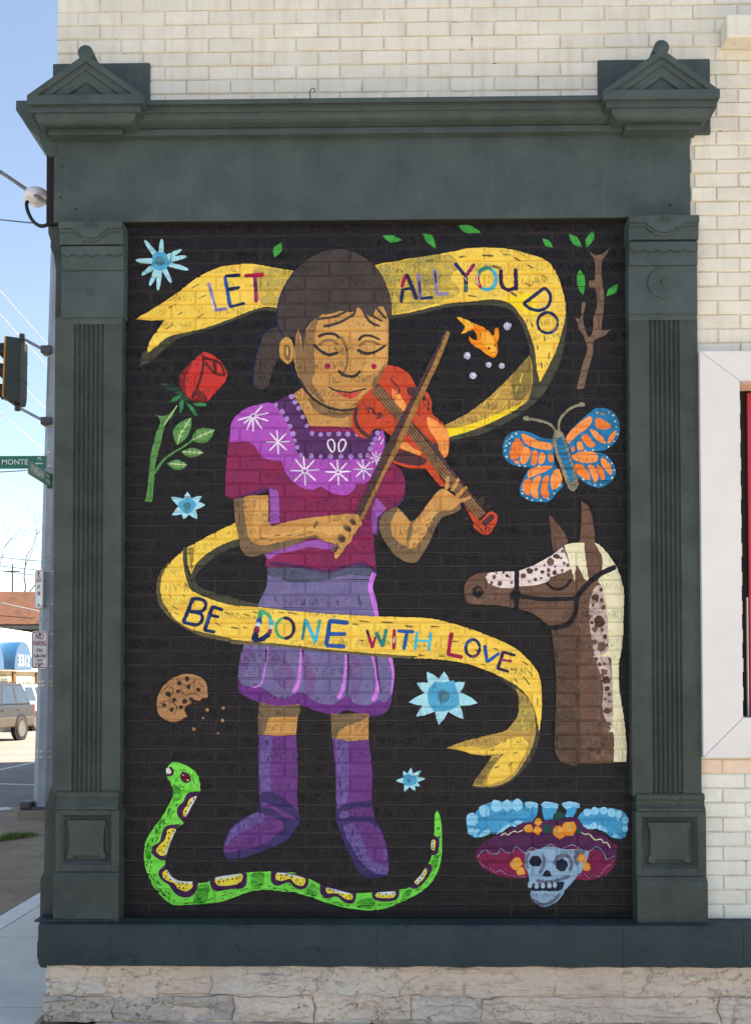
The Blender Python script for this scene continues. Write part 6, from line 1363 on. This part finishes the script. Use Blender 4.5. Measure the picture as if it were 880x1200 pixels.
# --- vehicles
M_GLASS = plain('car_glass', (38, 48, 60), .08, (50, 62, 76), 2.0, spec=.7); M_TYRE = plain('tyre', (42, 38, 36), .8); M_RIM = plain('alloy_rim', (104, 102, 102), .35, metal=.3); M_TRIM = plain('car_trim', (60, 56, 54), .6); M_TAIL = plain('tail_light', (150, 30, 50), .25); M_HEAD = plain('head_light', (220, 220, 225), .15)
def car(name, label, paint_m, low_m, prof, roof, belt, W, wx, wr, loc, rz, end_glass):
    root = tag(empty(name, tuple(loc)), label, 'car'); root.rotation_euler.z = rz
    mb = MB(); hw = W / 2
    def ringv(z, inset, pts): return [(x_, s * (hw - inset), z_) for s in (-1, 1) for x_, z_ in pts]
    mb.prism(prof, 'y', -hw, hw); mb.build('body', paint_m, root, .07, 3)
    sill = min(z_ for _, z_ in prof)
    xs_ = [p[0] for p in prof]; mb = MB(); mb.box(min(xs_) + .03, max(xs_) - .03, -hw - .012, hw + .012, sill + .0, sill + .34); mb.build('lower_cladding', low_m, root, .05, 2)
    (r0, r1, zt), (b0, b1, zb) = roof, belt                           # greenhouse
    ti, bi = .22, .05
    vv = [(b0, -hw + bi, zb), (b1, -hw + bi, zb), (b1, hw - bi, zb), (b0, hw - bi, zb), (r0, -hw + ti, zt), (r1, -hw + ti, zt), (r1, hw - ti, zt), (r0, hw - ti, zt)]
    mb = MB(); mb.add(vv, [(0, 3, 2, 1), (4, 5, 6, 7), (0, 1, 5, 4), (1, 2, 6, 5), (2, 3, 7, 6), (3, 0, 4, 7)]); mb.build('cabin', paint_m, root, .07, 3)
    for s in (-1, 1):                                                  # side windows, tail to bonnet
        nw = 3
        for i in range(nw):
            u0, u1 = (i + .10) / nw, (i + .92) / nw; quad = []
            for u, v in ((u0, .10), (u1, .10), (u1, .86), (u0, .86)):
                xb, xt = b0 + (b1 - b0) * (.03 + .92 * u), r0 + (r1 - r0) * (.03 + .92 * u); yy = (hw - bi) + ((hw - ti) - (hw - bi)) * v
                quad.append((xb + (xt - xb) * v, s * (yy + .006), zb + (zt - zb) * v))
            mb = MB(); mb.add(quad + [(x_, y_ - s * .03, z_) for x_, y_, z_ in quad], [(0, 1, 2, 3), (0, 1, 5, 4), (1, 2, 6, 5), (2, 3, 7, 6), (3, 0, 4, 7)]); mb.build('side_window', M_GLASS, root)
    for e_ in (0, 1):                                                  # end windows
        xb, xt = (b0, r0) if e_ == 0 else (b1, r1); sg_ = -1 if e_ == 0 else 1; quad = []
        for u, v in ((-.86, .10), (.86, .10), (.86, .86), (-.86, .86)):
            yy = (hw - bi) + ((hw - ti) - (hw - bi)) * v; quad.append((xb + (xt - xb) * v + sg_ * .012, u * yy, zb + (zt - zb) * v))
        mb = MB(); mb.add(quad + [(x_ - sg_ * .04, y_, z_) for x_, y_, z_ in quad], [(0, 1, 2, 3), (0, 1, 5, 4), (1, 2, 6, 5), (2, 3, 7, 6), (3, 0, 4, 7)]); mb.build('end_window', M_GLASS, root)
    for s in (-1, 1):
        mb = MB(); mb.box(min(xs_) - .012, min(xs_) + .10, s * (hw - .14), s * (hw + .008), .80, 1.12); mb.build('tail_light', M_TAIL, root, .02)
        mb = MB(); mb.box(max(xs_) - .12, max(xs_) + .01, s * (hw - .45), s * (hw + .006), .72, .90); mb.build('headlight', M_HEAD, root, .02)
        mb = MB(); mb.tube([(r0 + .25, s * (hw - .30), zt + .045), (r1 - .25, s * (hw - .30), zt + .045)], .02, 6); mb.build('roof_rail', M_TRIM, root)
        mb = MB(); mb.box(b1 - .55, b1 - .40, s * (hw + .0), s * (hw + .17), zb + .03, zb + .18); mb.build('mirror', paint_m, root, .03)
        for i in range(2): mb = MB(); x_ = b0 + (b1 - b0) * (.30 + .32 * i); mb.box(x_, x_ + .16, s * (hw - .01), s * (hw + .025), zb - .16, zb - .12); mb.build('door_handle', paint_m, root, .01)
        for x_ in wx:
            mb = MB(); mb.lathe([(wr * 1.2, 0), (wr * 1.2, .006)], (x_, s * (hw + .013), wr * 1.04), 'y', 24); mb.build('wheel_arch', M_BLACKP, root)
            wh = empty('wheel', (x_, s * (hw - .06), wr), root)
            mb = MB(); mb.lathe([(wr * .66, -.10), (wr * .94, -.11), (wr, -.08), (wr, .08), (wr * .94, .11), (wr * .66, .10)], (0, 0, 0), 'y', 28); mb.build('tyre', M_TYRE, wh)
            mb = MB(); mb.lathe([(wr * .67, -.105), (wr * .60, -.112), (wr * .54, -.05), (wr * .54, .05), (wr * .60, .112), (wr * .67, .105)], (0, 0, 0), 'y', 24)
            for i in range(5):
                t = 2 * math.pi * i / 5; d_ = Vector((math.cos(t), 0, math.sin(t))); n_ = Vector((-math.sin(t), 0, math.cos(t)))
                for yy in (-.09, .09):
                    a, b = d_ * .02, d_ * wr * .6; mb.add([a - n_ * .05 + Vector((0, yy, 0)), a + n_ * .05 + Vector((0, yy, 0)), b + n_ * .045 + Vector((0, yy * 1.1, 0)), b - n_ * .045 + Vector((0, yy * 1.1, 0)), a - n_ * .05, a + n_ * .05, b + n_ * .045, b - n_ * .045], [(0, 1, 2, 3), (0, 1, 5, 4), (1, 2, 6, 5), (2, 3, 7, 6), (3, 0, 4, 7)])
            mb.build('rim', M_RIM, wh)
    mb = MB(); mb.box(min(xs_) - .06, min(xs_) + .1, -hw + .03, hw - .03, sill + .16, sill + .42); mb.build('bumper', low_m, root, .04)
    mb = MB(); mb.box(max(xs_) - .1, max(xs_) + .05, -hw + .03, hw - .03, sill + .12, sill + .42); mb.build('bumper', low_m, root, .04)
    return root
M_SUV = plain('taupe_car_paint', (46, 47, 53), .3, (42, 43, 49), 1.0, spec=.5); M_SUVL = plain('bronze_cladding', (74, 66, 58), .5); M_VAN = plain('white_car_paint', (226, 226, 230), .25, (220, 220, 224), 1.0, spec=.6)
wpos = ground(22.5, 867.5, ROADZ); rz = rad(-95.3)
c, s = math.cos(rz), math.sin(rz); lw = Vector((-1.42, .86, 0)); loc = wpos - Vector((c * lw.x - s * lw.y, s * lw.x + c * lw.y, 0)); loc.z = ROADZ
car('parked_suv', 'taupe sport utility vehicle with roof rails and bronze lower cladding on the sunlit street', M_SUV, M_SUVL, [(-2.38, .42), (-2.42, .75), (-2.38, 1.12), (1.05, 1.12), (2.2, 1.0), (2.36, .8), (2.36, .42)], (-1.95, .25, 1.78), (-2.3, .98, 1.10), 1.86, (-1.42, 1.42), .375, loc, rz, True)
wpos = ground(39.5, 856.5, ROADZ); rz = rad(87); c, s = math.cos(rz), math.sin(rz); lw = Vector((-1.5, -.86, 0)); loc = wpos - Vector((c * lw.x - s * lw.y, s * lw.x + c * lw.y, 0)); loc.z = ROADZ
car('parked_minivan', 'white minivan parked on the sunlit street behind the taupe vehicle', M_VAN, M_VAN, [(-2.4, .40), (-2.44, .8), (-2.42, 1.08), (1.5, 1.08), (2.35, .92), (2.45, .7), (2.45, .40)], (-2.2, .5, 1.76), (-2.4, 1.45, 1.06), 1.86, (-1.5, 1.5), .34, loc, rz, True)

# --- buildings across the side street
M_CREAM = plain('cream_stucco', (150, 136, 114), .8, (140, 127, 106)); M_FASCIA = plain('white_fascia', (232, 230, 226), .6); M_TAN = plain('tan_post', (104, 74, 50), .7); M_AWN = plain('blue_awning', (24, 84, 128), .5, (20, 76, 120)); M_AWNL = plain('blue_awning_front', (58, 88, 122), .5, (54, 84, 116)); M_SHOPG = plain('shop_glass', (96, 104, 106), .1, (120, 126, 126), 1.5, spec=.7)
BX = -17.6
ye0, ye1 = 26.0, atX(50, 800, BX).y + 2
ztp = atX(0, 739, BX).z; zfa = atX(0, 786, BX).z
shop = tag(empty('corner_shop', (BX, ye0, ROADZ)), 'low white fronted shop building with blue domed awnings across the street', 'building'); SR = Vector((BX, ye0, ROADZ))
mb = MB(); mb.box(BX - 12, BX, ye0, ye1, ROADZ, ztp - .05); on(mb, 'wall', M_CREAM, shop, 0, SR)
mb = MB(); mb.box(BX - .05, BX + .22, ye0 - .1, ye1 + .1, zfa, ztp); on(mb, 'fascia', M_FASCIA, shop, .03, SR)
mb = MB(); mb.box(BX - 12.1, BX + .28, ye0 - .16, ye1 + .16, ztp, ztp + .09); on(mb, 'parapet_cap', M_FASCIA, shop, .02, SR)
yy = ye0 + 1
while yy < ye1 - 2:
    mb = MB(); mb.box(BX - .02, BX + .1, yy, yy + .32, ROADZ, zfa); on(mb, 'post', M_TAN, shop, .01, SR)
    fr = MB(); fr.box(BX - .02, BX + .06, yy + .5, yy + 2.6, .55, zfa - .25); w_ = on(fr, 'window_frame', M_FASCIA, shop, .01, SR)
    g_ = MB(); g_.box(BX + .03, BX + .066, yy + .6, yy + 1.52, .65, zfa - .35); g_.box(BX + .03, BX + .066, yy + 1.6, yy + 2.5, .65, zfa - .35); g_.build('pane', M_SHOPG, w_)
    yy += 3.1
def awning(py0, py1, px0, px1, num):
    XA_ = BX + 1.15; a, b = atX(px0, py1, XA_), atX(px1, py1, XA_); z0 = a.z; zt = atX((px0 + px1) / 2, py0, XA_).z; ym, hw_ = (a.y + b.y) / 2, abs(b.y - a.y) / 2; H_ = zt - z0
    n = 16; arc = [(ym - hw_ * math.cos(math.pi * i / n), z0 + H_ * math.sin(math.pi * i / n) ** .9) for i in range(n + 1)]
    mb = MB(); vv = []; ff = []
    for x_ in (BX + .221, XA_):
        vv += [(x_, y_, z_) for y_, z_ in arc]
    ff = [(i, i + 1, n + 2 + i, n + 1 + i) for i in range(n)]; mb.add(vv, ff, 0, True); aw = on(mb, 'awning', M_AWN, shop, 0, SR)
    mb = MB(); mb.add([(XA_ + .004, y_, z_) for y_, z_ in arc], [tuple(range(n + 1))]); mb.build('awning_front', M_AWNL, aw)
    if not num: return
    me = text_mesh(num, .74); me.transform(Matrix.Rotation(rad(90), 4, 'X')); me.transform(Matrix.Rotation(rad(90), 4, 'Z')); me.materials.clear(); me.materials.append(M_FASCIA)
    link('lettering', me, aw, (XA_ + .02, ym, z0 + H_ * .30))
awning(752, 784.5, 17.5, 38, '3312')
awning(752, 784.5, -14, 5, '')
# far-side pavement
mb = MB(); mb.box(BX, BX + 3.2, 18, 90, ROADZ - .02, ROADZ + .13); tag(mb.build('far_pavement', M_LIGHT_CONC), kind='structure')
# brown roofed house behind
M_SHING = plain('brown_shingles', (92, 58, 44), .9, (76, 48, 37), 3.0, spots=((60, 38, 30), 2.2, .56)); M_DKBRICK = plain('dark_brick', (52, 40, 36), .9, (44, 34, 31), 2.0); M_GUTTER = plain('grey_green_gutter', (96, 104, 100), .5)
HY = 56.0; e0, e1 = at(-260, 732, HY), at(70, 732, HY); rd = at(0, 693.5, HY + 5.5)
house = tag(empty('brown_roofed_house', (e1.x, HY, ROADZ)), 'dark brick house with a brown shingle roof rising behind the white shop', 'house'); HR = Vector((e1.x, HY, ROADZ))
mb = MB(); mb.box(e0.x + .5, e1.x - .5, HY + .5, HY + 10.5, ROADZ, e0.z - .05); on(mb, 'wall', M_DKBRICK, house, 0, HR)
for s_, (ya_, yb_) in enumerate(((HY, HY + 5.5), (HY + 11, HY + 5.5))):
    mb = MB(); mb.add([(e0.x, ya_, e0.z), (e1.x, ya_, e0.z), (e1.x, yb_, rd.z), (e0.x, yb_, rd.z), (e0.x, ya_, e0.z - .18), (e1.x, ya_, e0.z - .18), (e1.x, yb_, rd.z - .18), (e0.x, yb_, rd.z - .18)], [(0, 1, 2, 3), (4, 5, 6, 7), (0, 1, 5, 4), (1, 2, 6, 5), (2, 3, 7, 6), (3, 0, 4, 7)]); on(mb, 'roof_slope', M_SHING, house, 0, HR)
mb = MB(); z_ = at(0, 737.5, HY).z; mb.box(e0.x, e1.x, HY - .06, HY + .3, z_, e0.z - .1); on(mb, 'gutter', M_GUTTER, house, 0, HR)
mb = MB(); mb.tube([at(2, 707, HY + 1.6), at(46, 716.5, HY + 1.0)], .05, 6); on(mb, 'roof_cable', M_WIRE_L, house, 0, HR)

# --- bare trees and a utility pole behind the house
M_TWIG = plain('bare_twigs', (66, 58, 54), .9, (54, 48, 45), 2.0)
def tree(px, py_top, Y, seed, label):
    rnd = random.Random(seed); base = at(px, 805, Y); base.z = ROADZ; Ht = at(px, py_top, Y).z
    root = tag(empty('bare_tree', tuple(base)), label, 'tree', None)
    tk = MB(); tw = MB()
    def grow(p, d, l, r, depth):
        n = 3; pts = [p]
        for i in range(n):
            d = (d + Vector((rnd.gauss(0, .13), rnd.gauss(0, .13), rnd.gauss(0.03, .08)))).normalized(); pts.append(pts[-1] + d * l / n)
        (tk if depth < 2 else tw).tube(pts, r, 5 if depth < 3 else 3, 0, r * .6, False)
        if depth < 6:
            for _ in range(2 if depth < 2 else rnd.choice((2, 3))):
                ax = Vector((rnd.gauss(0, 1), rnd.gauss(0, 1), rnd.gauss(0, .3))).normalized(); nd_ = (d + ax * rnd.uniform(.35, .75)).normalized()
                grow(pts[-1] if rnd.random() < .6 else pts[-2], nd_, l * rnd.uniform(.62, .82), r * .62, depth + 1)
    grow(Vector((0, 0, 0)), Vector((0, 0, 1)), Ht * .56, Ht * .014, 0)
    tk.build('trunk', M_TWIG, root); tw.build('crown', M_TWIG, root)
tree(27, 657, 72, 3, 'leafless tree with a leaning main limb above the brown roof')
tree(6, 664, 78, 9, 'leafless tree with fine twigs beside the utility pole')
tree(44, 662, 80, 21, 'leafless tree above the brown roof, half hidden by the grey pole')
up = at(15.3, 661, 68); upb = Vector((up.x, up.y, ROADZ)); ut = tag(empty('utility_pole', tuple(upb)), 'slender wooden utility pole with a crossarm behind the brown roof', 'pole')
M_WOODP = plain('weathered_pole', (78, 58, 54), .9)
mb = MB(); mb.tube([upb, up], .10, 8, 0, .05); on(mb, 'shaft', M_WOODP, ut, 0, upb)
mb = MB(); mb.box(up.x - .55, up.x + .55, up.y - .15, up.y - .08, up.z - .58, up.z - .50); on(mb, 'crossarm', M_WOODP, ut, 0, upb)
for k_2 in (-.48, -.25, .25, .48):
    mb = MB(); mb.lathe([(.05, 0), (.06, .06), (.03, .13)], (up.x + k_2, up.y - .115, up.z - .5), 'z', 8); on(mb, 'insulator', M_SWHITE, ut, 0, upb)
